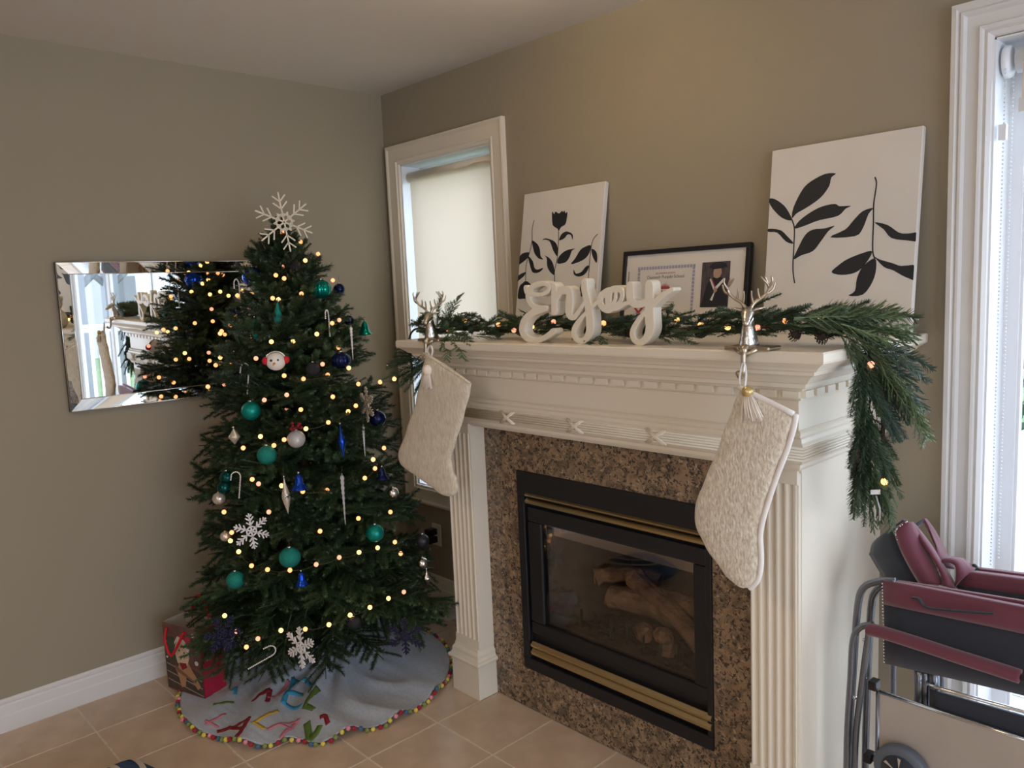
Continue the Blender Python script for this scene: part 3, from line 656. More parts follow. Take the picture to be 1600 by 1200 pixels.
bauble(533, 563, 14, 'navy', 'navy melon-ribbed bauble at the upper right of the tree', 1.02, 18, .09, .93)
bauble(590, 654, 13, 'navy', 'navy bauble at the right edge behind the edge-on snowflake', 1.0)
bauble(489, 577, 11, 'charcoal_glitter', 'dark bauble between the snowman and the navy ribbed bauble', 1.0)
bauble(660, 845, 10.5, 'charcoal', 'grey bauble at the right edge in front of the wall outlet', 1.1)
bauble(553, 973, 10, 'charcoal_glitter', 'dark glitter bauble under the lowest branches near the skirt', 1.0)
bauble(614, 770, 9, 'silver_plain', 'small silver bauble on the right edge below the silver leaf', 1.02)
bauble(546, 501, 8, 'navy', 'small navy bauble near the green bell', 1.0)
bauble(342, 779, 10, 'pearl', 'pale pearl bauble at the left edge above the white snowflake', .98)
bauble(352, 838, 8, 'pearl', 'small pale bauble left of the white snowflake', .98)
bauble(530, 452, 9, 'navy', 'small dark blue bauble behind the shiny green ribbed bauble', .94)
bauble(660, 880, 9, 'silver_plain', 'small silver bauble low on the right edge above the glass bell', 1.06)
e = bauble(463, 686, 14, 'acrylic', 'clear glass bauble topped with dark red berries in the middle of the tree', 1.02)
b_ = MB()
rr = random.Random(5)
for k in range(14): b_.ball((rr.uniform(-.02, .02), rr.uniform(-.02, .02), .045+rr.uniform(-.008, .014)), .006, 7, 5)
b_.build('berries', 'f_red', e); MB().ball((0, 0, -.004), .022, 14, 9).build('filling', 'pearl', e)
def spindle(u, v, w_, h_, m_, label, k=1.02, tilt=0, group='drop ornaments on the tree', prof=None, P=None):
    p = P or tree_hit(u, v, k); s = px_m(p); w_ *= s; h_ *= s
    e = empty('drop_ornament', label, 'ornament', group, loc=p); e.rotation_euler = (0, radians(tilt), 0)
    prof = prof or [(.06, 1), (.10, .94), (.25, .75), (.55, .42), (.9, .15), (1, .0), (.95, -.14), (.7, -.4), (.35, -.68), (.14, -.88), (.03, -1)]
    MB().lathe([(w_*a, h_*b) for a, b in prof][::-1], 20).build('drop', m_, e)
    c_ = MB(); c_.lathe([(w_*.2, h_), (w_*.2, h_+.006), (w_*.1, h_+.008)], 10); c_.build('cap', 'silver_plain', e); c_ = MB(); hook(c_, Vector((0, 0, h_+.007)), .03); c_.build('hook', 'wire', e); return e
spindle(434, 489, 7, 18, 'teal_glitter', 'green teardrop ornament on the upper left of the tree', tilt=6, prof=[(.06, 1), (.3, .7), (.7, .2), (1, -.25), (.95, -.6), (.6, -.9), (.1, -1)])
spindle(399, 514, 6, 17, 'teal_matte', 'slim green drop ornament at the upper left edge beside the mirror', P=onv(399, 514, (.40, -1.03, 1.48)), prof=[(.06, 1), (.5, .7), (1, 0), (.9, -.5), (.4, -.9), (.05, -1)])
spindle(534, 690, 6, 27, 'cobalt', 'bright blue spindle ornament on the right of the tree', tilt=-4)
spindle(447, 775, 7, 29, 'pearl', 'pearly silver spindle ornament in the middle of the tree', tilt=-5)
spindle(366, 682, 9, 13, 'pearl', 'faceted pearly ornament at the left edge below the matt teal bauble')
ICP = [(.5, 1), (1, .9), (.6, .8), (.9, .7), (.55, .6), (.85, .5), (.5, .4), (.75, .3), (.45, .2), (.65, .1), (.4, 0), (.55, -.1), (.35, -.2), (.5, -.3), (.3, -.4), (.42, -.5), (.25, -.6), (.3, -.7), (.18, -.8), (.2, -.9), (.05, -1)]
spindle(537, 782, 3.6, 40, 'acrylic', 'long clear twisted icicle ornament at the right of the tree', prof=ICP)
spindle(569, 690, 2.6, 24, 'acrylic', 'clear icicle ornament hanging below the edge-on snowflake', prof=ICP)
spindle(550, 537, 2.6, 26, 'bead_white', 'white beaded icicle ornament beside the green bell', prof=ICP)
spindle(621, 740, 4, 13, 'silver_plain', 'silver leaf shaped drop lying on a right-hand branch', tilt=80)
spindle(667, 903, 7, 13, 'silver_plain', 'silver drop ornament at the low right edge near the pilaster', k=1.08)
def bell(u, v, r, m_, label, k=1.03):
    p = tree_hit(u, v, k); s = px_m(p)*r; e = empty('bell_ornament', label, 'ornament', 'bell ornaments on the tree', loc=p)
    MB().lathe([(s*1.0, -s), (s*.98, -s*.85), (s*.70, -s*.55), (s*.52, -s*.1), (s*.44, s*.45), (s*.30, s*.75), (s*.08, s*.9)], 22).build('bell', m_, e)
    MB().ball((0, 0, -s), s*.2, 10, 6).build('clapper', 'silver_plain', e); c_ = MB(); c_.lathe([(s*.12, s*.88), (s*.12, s*1.15), (s*.03, s*1.2)], 8); c_.build('cap', 'silver_plain', e)
bell(570, 512, 11, 'teal_gloss', 'shiny green bell ornament at the upper right edge of the tree', 1.05)
bell(467, 752, 13, 'cobalt', 'blue bell ornament beside the pearly spindle')
bell(471, 903, 11, 'cobalt', 'small blue bell ornament low in the middle of the tree')
bell(597, 739, 10, 'navy', 'dark blue bell ornament at the right side above the silver bauble')
def cane(u, v, hpx, label, yaw=0, roll=0, k=1.05, P=None, s=None):
    p = P or tree_hit(u, v, k); s = s or hpx*px_m(p); pts = [Vector((0, -s*.5, 0)), Vector((0, s*.25, 0))]
    for q in range(1, 8): a = pi*q/8; pts.append(Vector((-s*.16+s*.16*cos(a), s*.25+s*.18*sin(a), 0)))
    pts += [Vector((-s*.32, s*.14, 0))]
    L_ = [0]
    for a, b2 in zip(pts, pts[1:]): L_.append(L_[-1]+(b2-a).length)
    b_ = MB(); nb = int(L_[-1]/.0062)
    for q in range(nb+1):
        d = L_[-1]*q/nb; i = max(j for j in range(len(L_)) if L_[j] <= d+1e-9); i = min(i, len(pts)-2); t_ = (d-L_[i])/(L_[i+1]-L_[i]); b_.ball(pts[i].lerp(pts[i+1], t_), .0031, 7, 5)
    o = b_.build('candy_cane', 'bead_white'); o.matrix_world = face(p, yaw, 0, roll)
    tag(o, label, 'ornament', 'beaded candy canes on the tree'); return o
cane(375, 756, 44, 'white beaded candy cane at the left edge beside two dark teal baubles', 0, -8)
cane(413, 1031, 52, 'white beaded candy cane lying tilted on the lowest front branch', 0, -68, 1.02)
cane(514, 503, 44, 'white candy cane at the upper right below the green ribbed bauble', 70, 0)
cane(0, 0, 0, 'white beaded candy cane at the left edge above the matt teal bauble', 40, -10, P=onv(388, 590, (.54, -1.05, 1.32)), s=.125)
# snowman
p = tree_hit(431, 565, 1.04); sm_ = empty('snowman_ornament', 'white plush snowman head ornament with red ear muffs and orange nose', 'ornament', loc=p)
F = face(Vector((0, 0, 0)), facing=(CAM.x-p.x, CAM.y-p.y, 0)); s = px_m(p)
MB().ball(F @ Vector((0, 0, 0)), 15*s, 20, 12, (1, 1, .92)).build('head', 'plush_white', sm_)
for sd in (-1, 1): MB().ball(F @ Vector((sd*15*s, 2*s, 2*s)), 6*s, 12, 8).build('ear_muff', 'plush_red', sm_)
MB().tube([F @ Vector((16*s*cos(a*pi/8), 16*s*sin(a*pi/8), 0)) for a in range(9)], 1.6*s, 6).build('headband', 'silver_plain', sm_)
for sd in (-1, 1): MB().ball(F @ Vector((sd*5*s-2*s, 3*s, 13*s)), 2*s, 8, 6).build('eye', 'plush_black', sm_)
MB().tube([F @ Vector((-2*s, -1*s, 13*s)), F @ Vector((-5*s, -5*s, 20*s))], [2.2*s, .3*s], 8).build('nose', 'carrot', sm_)
# ornaments on the side of the tree that the mirror shows
def mir_hit(u, v, k=1.02):
    d = ray(u, v); P0 = CAM+d*((.027-CAM.x)/d.x); n = Vector((cos(radians(1.1)), 0, -sin(radians(1.1)))); d2 = d-2*d.dot(n)*n; t_ = 0; best = None; bd = 9
    while t_ < 1.4:
        p = P0+d2*t_; c = taxis(p.z); q = (Vector((p.x-c.x, p.y-c.y, 0))).length-trad(p.z)*k
        if q < bd: bd = q; best = p.copy()
        if q <= 0: break
        t_ += .008
    best.x = max(best.x, .06); return best
bauble(0, 0, .042, 'cobalt', 'blue bauble on the wall side of the tree, seen only in the mirror', P=Vector((.33, -.925, 1.69)))
bauble(0, 0, .040, 'navy', 'navy ribbed bauble on the wall side, seen in the mirror right of the blue one', P=Vector((.29, -.785, 1.52)), ribs=14, ribd=.09)
cane(0, 0, 0, 'white beaded candy cane on the wall side of the tree, high in the mirror', 60, 0, P=Vector((.35, -.995, 1.63)), s=.12)
# ---------------------------------------------------------------- string lights on the tree
bulbY = MB().ball((0, 0, 0), .0088, 10, 7); BM = {}
for n_ in ('bulb', 'bulb_hot', 'bulb_pink'):
    me = bpy.data.meshes.new('bulb'); me.from_pydata(bulbY.v, [], bulbY.f); me.materials.append(MATS[n_]); me.polygons.foreach_set('use_smooth', [True]*len(me.polygons)); BM[n_] = me
def string(name, label, pts, wires, sag=.006):
    e = empty(name, label, 'string lights'); w_ = MB()
    for i, (p, kd) in enumerate(pts):
        o = put('bulb', BM[kd], e); o.location = p
    for a, b2 in wires:
        w_ = MB(); A, B = pts[a][0], pts[b2][0]; L_ = (B-A).length
        q = [A.lerp(B, t_/6)+Vector((0, 0, -sag*4*(t_/6)*(1-t_/6)*(1+L_*4))) for t_ in range(7)]; w_.tube(q, .0010, 4, caps=False); w_.build('wire', 'wire', e)
    return e
TP = [(441, 363), (470, 378), (497, 397), (477, 407, 1), (441, 417), (431, 430), (444, 435), (520, 438), (471, 459), (426, 466), (435, 468, 1), (519, 505), (458, 533, 1), (495, 522, 1), (424, 534, 1), (529, 543), (504, 569), (545, 575, 1),
      (444, 587), (474, 592), (512, 586), (413, 625), (448, 617), (556, 634), (544, 643, 1), (513, 660), (478, 670, 1), (444, 687), (428, 696), (407, 682, 1), (583, 718, 1), (586, 732), (570, 747), (394, 749), (404, 756), (473, 768), (511, 766), (440, 759, 1),
      (362, 832), (360, 845, 1), (373, 862, 1), (393, 884), (418, 890), (453, 891), (494, 882), (530, 871), (561, 863, 1), (590, 856, 1), (626, 865), (617, 847), (351, 962, 1), (368, 987), (385, 1011), (403, 998), (439, 985, 1), (477, 983), (514, 976, 1), (547, 961, 1), (578, 949, 1), (607, 935, 1), (631, 925), (520, 620), (560, 600), (600, 700), (380, 700), (610, 800), (350, 800), (420, 800), (560, 810), (500, 830), (470, 640), (400, 560), (530, 500)]
rs = random.Random(4); pts = []
for q in TP: pts.append((tree_hit(q[0], q[1], 1.02), 'bulb_hot' if len(q) == 3 else rs.choice(['bulb', 'bulb', 'bulb_pink'])))
wr = [(3, 2), (4, 5), (5, 6), (8, 10), (9, 10), (14, 12), (12, 13), (13, 11), (15, 17), (18, 19), (19, 20), (21, 22), (23, 24), (24, 25), (25, 26), (26, 27), (27, 28), (28, 29), (30, 31), (31, 32), (33, 34), (35, 36), (37, 35), (38, 39), (39, 40), (40, 41), (41, 42), (42, 43), (43, 44), (44, 45), (45, 46), (46, 47), (50, 51), (51, 52), (52, 53), (53, 54), (54, 55), (55, 56), (56, 57), (57, 58), (58, 59), (59, 60)]
n0 = len(pts)
for k in range(36):   # the far side of the string, which the mirror shows
    z_ = .35+1.40*k/36; a_ = pi*.80+pi*.38*((k*.381) % 1); c = taxis(z_); r_ = trad(z_)*.98
    x_ = max(.05, c.x+r_*cos(a_)); pts.append((Vector((x_, min(-.05, c.y+r_*sin(a_)), z_)), rs.choice(['bulb', 'bulb_hot', 'bulb_pink'])))
MP = [(197, 436), (240, 419), (205, 455), (325, 427), (340, 427), (325, 437), (299, 456), (267, 463), (357, 462), (328, 460), (305, 505), (333, 502), (275, 513), (256, 515), (290, 552), (276, 562), (297, 561), (351, 551), (366, 550), (329, 564), (250, 590), (273, 598)]
for u, v in MP:
    q = mir_hit(u, v, 1.05); c = taxis(q.z)
    if abs(Vector((q.x-c.x, q.y-c.y, 0)).length-trad(q.z)*1.05) < .02: pts.append((q, rs.choice(['bulb', 'bulb', 'bulb_hot'])))
for k in range(n0, n0+34, 3): wr.append((k, k+1)) if (pts[k][0]-pts[k+1][0]).length < .4 else None
string('tree_string_lights', 'string of small warm glowing bulbs on thin copper wire wound round the Christmas tree', pts, wr)
# ================================================================== TREE SKIRT
SC = Vector((.525, -.86)); SR = .552
RIDGE = [(-95, .026, 9), (-70, .044, 7), (-52, .034, 6), (-33, .058, 6), (-14, .046, 5), (6, .024, 5), (22, .016, 5), (40, .006, 8), (-125, .018, 8), (-150, .012, 9)]
AP = Vector((.475, -.775))
def hz(x, y):
    d = Vector((x, y))-AP; r = d.length; a = math.degrees(atan2(d.y, d.x)); z = .006+.17*exp(-(r/.075)**1.3)+.055*exp(-(r/.22)**2)
    for a0, h, w_ in RIDGE:
        da = (a-a0+180) % 360-180; bend = da+10*sin(r*9+a0); z += h*exp(-(bend/w_)**2)*min(1, r/.18)*(1-.35*min(1, r/.6))
    return z+.0015*sin(40*x+9*sin(22*y))
def edge_r(a):   # scalloped front edge where folds lift
    d = math.degrees(a); s = 0
    for a0, h in ((-72, .02), (-40, .035), (-14, .02)): s += h*exp(-((d-a0)/7)**2)
    return SR-s
sk = empty('tree_skirt', 'grey felt tree skirt with coloured felt letters and a pompom border', 'tree skirt')
NA, NR = 240, 60; b_ = MB(); vs = []
for j in range(NR+1):
    for i in range(NA):
        a = 2*pi*i/NA-pi; R_ = edge_r(a); rr = .07+(R_-.07)*j/NR; c = Vector((TB.x, TB.y)).lerp(SC, j/NR); x, y = c.x+rr*cos(a), c.y+rr*sin(a)
        vs.append((max(x, .02), min(y, -.02), hz(x, y)))
b_.add(vs, [(j*NA+i, j*NA+(i+1) % NA, (j+1)*NA+(i+1) % NA, (j+1)*NA+i) for j in range(NR) for i in range(NA)], True)
o = b_.build('felt_cloth', 'felt_grey', sk); sl = o.modifiers.new('thick', 'SOLIDIFY'); sl.thickness = .003; sl.offset = -1
def on_skirt(u, v):
    d = ray(u, v); t_ = 2.2
    while t_ < 4.2:
        p = CAM+d*t_
        if p.z < hz(p.x, p.y): break
        t_ += .004
    return p
def letter(strokes, m_, w=.018):
    w *= 1.3
    b_ = MB()
    for st in [seg for st_ in strokes for seg in zip(st_, st_[1:])]:
        P = [on_skirt(*q) for q in st]; e_ = (P[1]-P[0]).normalized()*w*.35; P = [P[0]-e_, P[1]+e_]; Q = []
        for a, c in zip(P, P[1:]):
            for k in range(12): Q.append(a.lerp(c, k/12))
        Q.append(P[-1]); vs = []
        for i, q in enumerate(Q):
            t_ = Q[min(i+1, len(Q)-1)]-Q[max(i-1, 0)]; t_.z = 0; n = Vector((-t_.y, t_.x, 0)).normalized()*w/2
            for s_ in (-1, 0, 1): x, y = q.x+n.x*s_, q.y+n.y*s_; vs.append((x, y, hz(x, y)+.0055)); 
        b_.add(vs, [(3*i+k, 3*i+k+1, 3*i+k+4, 3*i+k+3) for i in range(len(Q)-1) for k in (0, 1)], True)
    o = b_.build('felt_letter', m_, sk); s_ = o.modifiers.new('thick', 'SOLIDIFY'); s_.thickness = .0016; s_.offset = 1
letter([[(486, 1073), (459, 1066), (443, 1099), (469, 1106)], [(451, 1084), (471, 1088)]], 'f_blue', .015)
letter([[(396, 1096), (422, 1080), (418, 1098)]], 'f_red', .014)
letter([[(420, 1092), (434, 1088), (451, 1066)]], 'f_pink', .010)
letter([[(497, 1078), (476, 1106), (489, 1109)]], 'f_green', .015)
letter([[(342, 1145), (388, 1125), (370, 1152)], [(358, 1138), (379, 1139)]], 'f_red', .014)
letter([[(434, 1113), (397, 1131), (412, 1140)]], 'f_yellow', .013)
letter([[(420, 1142), (466, 1128), (440, 1154)], [(440, 1134), (456, 1141)]], 'f_pink', .012)
letter([[(322, 1128), (340, 1138)], [(322, 1134), (352, 1118)]], 'f_pink', .009)
letter([[(480, 1134), (484, 1158), (498, 1140)]], 'f_green', .020)
letter([[(502, 1122), (508, 1119), (512, 1132)]], 'f_red', .013)
letter([[(335, 1103), (364, 1100)]], 'f_green', .010); letter([[(363, 1080), (369, 1076), (368, 1086)]], 'f_blue', .010)
rp = random.Random(9); PM = {}
for n_ in ('p_red', 'p_yellow', 'p_pink', 'p_green', 'p_blue'):
    q = MB().ball((0, 0, 0), .0088, 9, 6); me = bpy.data.meshes.new('pompom'); me.from_pydata(q.v, [], q.f); me.materials.append(MATS[n_]); PM[n_] = me
seq = ['p_red', 'p_green', 'p_yellow', 'p_pink', 'p_red', 'p_blue', 'p_green', 'p_yellow']; nP = 150
for k in range(nP):
    a = 2*pi*k/nP-pi; R_ = edge_r(a)+.008; x, y = SC.x+R_*cos(a)+rp.uniform(-.004, .004), SC.y+R_*sin(a)+rp.uniform(-.004, .004)
    if x < .03 or y > -.03: continue
    o = put('pompom', PM[seq[k % 8]], sk); o.location = (x, y, max(.009, hz(SC.x+(R_-.01)*cos(a), SC.y+(R_-.01)*sin(a))-.002))
# ================================================================== GIFT BAG
gb = empty('gift_bag', 'red paper gift bag with a puppy photo and red rope handles beside the tree', 'bag', loc=(.372, -1.292, .012)); gb.rotation_euler = (0, 0, radians(17))
gw, gd, gh = .225, .112, .285; T_ = None
def wallp(x0, x1, y0, y1, m_, nm='side_panel'): MB().box(x0, x1, y0, y1, 0, gh).build(nm, m_, gb)
wallp(-gw, 0, 0, .0015, 'bag_photo', 'front_panel'); wallp(-.0015, 0, 0, gd, 'bag_red'); wallp(-gw, 0, gd-.0015, gd, 'bag_inner', 'back_panel'); wallp(-gw, -gw+.0015, 0, gd, 'bag_inner')
MB().box(-gw, 0, 0, gd, 0, .002).build('base', 'bag_red', gb)
MB().box(-gw+.002, -.002, .0016, .0026, .002, gh).build('lining', 'bag_inner', gb)
def bagpoly(pts, m_, nm, lift=.0006):   # fractions of the front panel
    MB().prism([(-gw+gw*u, 0, gh*v) for u, v in pts], (0, -lift, 0)).build(nm, m_, gb)
bagpoly([(.02, .02), (.98, .02), (.98, .34), (.02, .52)], 'bark', 'printed_bench')
for k in range(3): bagpoly([(.03, .14+.12*k), (.97, .02+.11*k), (.97, .035+.11*k), (.03, .155+.12*k)], 'plank_line', 'printed_line', .0009)
bagpoly([(.02, .52), (.35, .45), (.30, .80), (.02, .80)], 'bag_green', 'printed_foliage')
bagpoly([(.28, .30), (.42, .46), (.62, .47), (.80, .30), (.92, .16), (.84, .10), (.70, .22), (.56, .28), (.50, .10), (.40, .07), (.34, .22), (.24, .40)], 'pup_tan', 'printed_puppy', .0012)
bagpoly([(.34, .44), (.28, .62), (.36, .76), (.50, .80), (.62, .72), (.68, .56), (.60, .42), (.48, .36)], 'pup_cream', 'printed_puppy_head', .0015)
bagpoly([(.30, .74), (.40, .84), (.58, .80), (.70, .68), (.66, .62), (.52, .74), (.36, .76), (.30, .70)], 'canvas_white', 'printed_hat_trim', .0018)
bagpoly([(.40, .84), (.62, .94), (.80, .80), (.70, .68), (.58, .80)], 'bag_red', 'printed_hat', .0016)
bagpoly([(.38, .44), (.58, .46), (.60, .40), (.46, .34)], 'f_red', 'printed_scarf', .0018)
for u, v in ((.42, .63), (.55, .61), (.47, .54)): bagpoly([(u-.02, v), (u, v-.02), (u+.02, v), (u, v+.02)], 'plush_black', 'printed_eye', .0019)
for u, v, s in ((.07, .72, .03), (.10, .58, .025), (.06, .48, .025), (.86, .50, .05), (.82, .90, .04)): bagpoly([(u+s*cos(a*pi/4), v+.7*s*sin(a*pi/4)) for a in range(8)], 'paper', 'printed_light', .0014)
for nm, yy, x0 in (('handle', -.004, -gw*.86), ('handle', gd+.002, -gw*.80)):
    pp = [(x0, yy, gh-.02), (x0+.0, yy-.012, gh-.06), (x0+.025, yy-.020, gh-.11), (x0+.045, yy-.020, gh-.12), (x0+.075, yy-.014, gh-.08), (x0+.105, yy, gh-.02)] if yy < 0 else [(x0, yy, gh-.02), (x0+.01, yy, gh+.05), (x0+.05, yy, gh+.085), (x0+.09, yy, gh+.05), (x0+.105, yy, gh-.02)]
    MB().tube(smoothcurve(pp, 5), .0055, 8).build(nm, 'ribbon_red', gb)
# ================================================================== OUTLET, VENT, CUSHION
ot = empty('wall_outlet', 'cream double wall outlet low on the wall behind the tree', 'outlet', loc=(.268, 0, .35))
bevel(MB().box(-.036, .036, -.007, -.0005, -.058, .058).build('cover_plate', 'outlet', ot), .003)
for dz in (-.02, .02): MB().box(-.016, .016, -.009, -.007, dz-.014, dz+.014).build('socket', 'trim_paint', ot)
for dz, lb in ((.021, 'upper black plug adapter in the wall outlet'), (-.021, 'lower black plug adapter in the wall outlet')):
    o = MB().box(-.020, .020, -.055, 0, -.016, .016).build('plug_adapter', 'black_plastic'); o.location = (.262, -.0092, .35+dz); tag(o, lb, 'plug', 'plug adapters'); bevel(o, .004)
fv = empty('floor_vent', 'white slatted floor vent on the tiles between tree and left pilaster', 'vent', loc=(.60, -.28, 0))
pv = on(690, 955, 'z', .0); fv.location = (pv.x, pv.y, 0); fv.rotation_euler = (0, 0, 0)
MB().box(-.15, .12, -.055, -.047, 0, .006).box(-.15, .12, .047, .055, 0, .006).box(-.15, -.142, -.047, .047, 0, .006).box(.112, .12, -.047, .047, 0, .006).build('rim', 'vent_white', fv)
for k in range(9):
    MB().box(-.142, .112, -.042+.0098*k, -.038+.0098*k, 0, .005).build('slat', 'vent_white', fv)
cu = empty('floor_cushion', 'dark blue floor cushion with cream curved pattern at the bottom left edge', 'cushion', loc=(.875, -1.785, 0)); cu.rotation_euler = (0, 0, radians(14))
b_ = MB(); nn = 12; vs = []
for sgn in (1, -1):
    for j in range(nn+1):
        for i in range(nn+1):
            u, v = 2*i/nn-1, 2*j/nn-1; vs.append((u*.17*(1-.06*v*v), v*.17*(1-.06*u*u), .055+sgn*.048*((1-u**4)*(1-v**4))**.5))
q = (nn+1)**2; b_.add(vs, [(j*(nn+1)+i, j*(nn+1)+i+1, (j+1)*(nn+1)+i+1, (j+1)*(nn+1)+i) for j in range(nn) for i in range(nn)]+[(q+j*(nn+1)+i, q+(j+1)*(nn+1)+i, q+(j+1)*(nn+1)+i+1, q+j*(nn+1)+i+1) for j in range(nn) for i in range(nn)], True)
b_.build('cushion_body', 'cushion_blue', cu)
def cuz(x, y): return .055+.048*(max(0, (1-(x/.17)**4)*(1-(y/.17)**4)))**.5
b_ = MB()
for r0 in (.10, .16):
    Q = [(-.12+r0*1.35*cos(a*pi/24), -.04+r0*1.1*sin(a*pi/24)) for a in range(0, 25)]; Q = [(x, y) for x, y in Q if abs(x) < .155 and abs(y) < .15]; vs = []
    for i, (x, y) in enumerate(Q):
        a, c = Q[max(i-1, 0)], Q[min(i+1, len(Q)-1)]; n = Vector((-(c[1]-a[1]), c[0]-a[0])).normalized()*.009
        vs += [(x-n.x, y-n.y, cuz(x-n.x, y-n.y)+.002), (x+n.x, y+n.y, cuz(x+n.x, y+n.y)+.002)]
    b_.add(vs, [(2*i, 2*i+1, 2*i+3, 2*i+2) for i in range(len(Q)-1)], True)
b_.build('cream_band', 'cushion_cream', cu)
#--PART3--
# ================================================================== CANVASES ON THE MANTEL
def leaning(name, x0, x1, h, yb, yt, label, cat):   # frame: local x along wall, y up the panel, z toward room
    e = empty(name, label, cat); bot = Vector((x0, yb, 1.4185)); up = Vector((0, yt-yb, sqrt(h*h-(yt-yb)**2))).normalized(); nx_ = Vector((1, 0, 0)); nz_ = nx_.cross(up)
    e.matrix_world = Matrix.Translation(bot) @ Matrix((nx_, up, nz_)).transposed().to_4x4(); return e
def loc_px(e, u, v, z=0):   # photo pixel -> local coordinates on the panel plane z
    Mi = e.matrix_world.inverted(); c = Mi @ CAM; d = Mi.to_3x3() @ ray(u, v); p = c+d*((z-c.z)/d.z); return p
def leafpoly(e, px_, m_='black_paint', nm='painted_leaf', z=.0, n=4, lim=None, lift=.0006):
    pts = [loc_px(e, u, v, z) for u, v in px_]; pts = smoothcurve([(p.x, p.y, z) for p in pts], n, True)
    if lim: pts = [Vector((min(max(p.x, .0), lim[0]), min(max(p.y, 0), lim[1]), z)) for p in pts]
    MB().prism(pts, (0, 0, lift)).build(nm, m_, e)
def stem(e, px_, w=.0035, z=.0, m_='black_paint', nm='painted_stem'):
    P = smoothcurve([loc_px(e, u, v, z) for u, v in px_], 6); vs = []
    for i, p in enumerate(P):
        t_ = P[min(i+1, len(P)-1)]-P[max(i-1, 0)]; n = Vector((-t_.y, t_.x, 0)).normalized()*w/2; vs += [(p.x-n.x, p.y-n.y, z+.0005), (p.x+n.x, p.y+n.y, z+.0005)]
    MB().add(vs, [(2*i, 2*i+1, 2*i+3, 2*i+2) for i in range(len(P)-1)]).build(nm, m_, e)
cl1 = leaning('canvas_painting', 1.030, 1.472, .578, -.115, -.022, 'white canvas painted with black tulips, leaning at the left of the mantel', 'painting')
bpy.context.view_layer.update()
bevel(MB().box(0, .442, 0, .578, -.022, 0).build('canvas', 'canvas_white', cl1), .003)
Z = lambda x, y: (800+x/6, 280+y/6)
LM = (.441, .577)
for P in ([(375, 320), (384, 308), (395, 330), (408, 304), (442, 322), (470, 296), (480, 310), (492, 292), (502, 318), (520, 310), (512, 380), (498, 425), (462, 448), (438, 485), (428, 465), (400, 448), (380, 420)],
          [(442, 574), (462, 520), (505, 490), (550, 502), (570, 525), (568, 566), (552, 524), (520, 520), (490, 555)],
          [(424, 722), (428, 640), (405, 590), (360, 565), (310, 556), (284, 574), (310, 566), (350, 580), (370, 620), (388, 670)],
          [(428, 790), (436, 735), (475, 690), (520, 664), (592, 650), (560, 672), (540, 730), (500, 780)],
          [(396, 898), (398, 850), (380, 780), (345, 735), (304, 715), (326, 740), (332, 820), (360, 872)],
          [(190, 576), (240, 610), (262, 660), (268, 720), (292, 752), (250, 742), (215, 700), (200, 650)],
          [(160, 686), (158, 715), (130, 755), (60, 802), (50, 760), (80, 715), (110, 692)],
          [(152, 722), (195, 768), (210, 830), (240, 848), (292, 832), (270, 862), (230, 880), (190, 868), (168, 800)],
          [(126, 872), (115, 905), (75, 940), (40, 965), (44, 920), (80, 890)],
          [(740, 620), (690, 632), (640, 665), (595, 740), (554, 796), (630, 775), (690, 740), (725, 690)],
          [(748, 652), (790, 680), (800, 740), (792, 785), (765, 745), (750, 700)],
          [(722, 812), (690, 822), (650, 870), (600, 885), (580, 848), (580, 890), (615, 912), (660, 905), (700, 870)],
          [(128, 955), (100, 975), (70, 1010), (55, 1115), (110, 1120), (185, 1118), (180, 1000), (160, 970)],
          [(716, 930), (660, 960), (640, 1010), (635, 1090), (700, 1100), (775, 1095), (778, 950), (740, 935)]):
    leafpoly(cl1, [Z(*q) for q in P], lim=LM, n=3)
for P in ([(438, 480), (436, 580), (425, 740), (400, 860), (400, 960)], [(208, 384), (190, 470), (188, 576), (170, 670), (135, 800), (128, 955)], [(805, 515), (765, 560), (742, 640), (730, 760), (716, 930)]): stem(cl1, [Z(*q) for q in P])
cl2 = leaning('canvas_painting', 2.158, 2.611, .582, -.095, -.022, 'white canvas painted with two black leaf branches, at the right end of the mantel', 'painting')
bpy.context.view_layer.update()
bevel(MB().box(0, .453, 0, .582, -.022, 0).build('canvas', 'canvas_white', cl2), .003)
Z = lambda x, y: (1180+x*.3, 180+y*.3)
LM = (.452, .581)
for P in ([(192, 536), (200, 480), (245, 390), (290, 345), (365, 306), (420, 304), (396, 325), (385, 370), (340, 430), (270, 480), (215, 512)],
          [(206, 590), (230, 550), (290, 505), (350, 475), (415, 462), (440, 474), (498, 472), (470, 488), (430, 525), (330, 548), (260, 575)],
          [(200, 750), (225, 690), (260, 625), (300, 596), (360, 590), (414, 576), (380, 605), (340, 660), (300, 708), (240, 730)],
          [(190, 548), (140, 535), (90, 485), (70, 440), (100, 436), (150, 470), (180, 515)],
          [(200, 668), (160, 658), (115, 612), (70, 608), (70, 592), (130, 598), (165, 628)],
          [(614, 484), (560, 500), (510, 550), (470, 595), (390, 636), (520, 630), (560, 590), (590, 515)],
          [(622, 558), (690, 572), (750, 612), (800, 616), (850, 612), (850, 655), (790, 652), (710, 640), (670, 595)],
          [(610, 710), (560, 718), (480, 750), (430, 785), (398, 818), (450, 832), (520, 820), (570, 780)],
          [(622, 745), (560, 790), (530, 850), (520, 915), (486, 940), (560, 935), (610, 870), (630, 800)],
          [(622, 738), (650, 752), (720, 772), (760, 785), (850, 784), (850, 858), (780, 842), (720, 808), (670, 790)]):
    leafpoly(cl2, [Z(*q) for q in P], lim=LM, n=3)
for P in ([(185, 530), (204, 585), (202, 680), (197, 800), (206, 875)], [(624, 322), (632, 360), (618, 460), (616, 560), (612, 700), (624, 750)]): stem(cl2, [Z(*q) for q in P], .004)
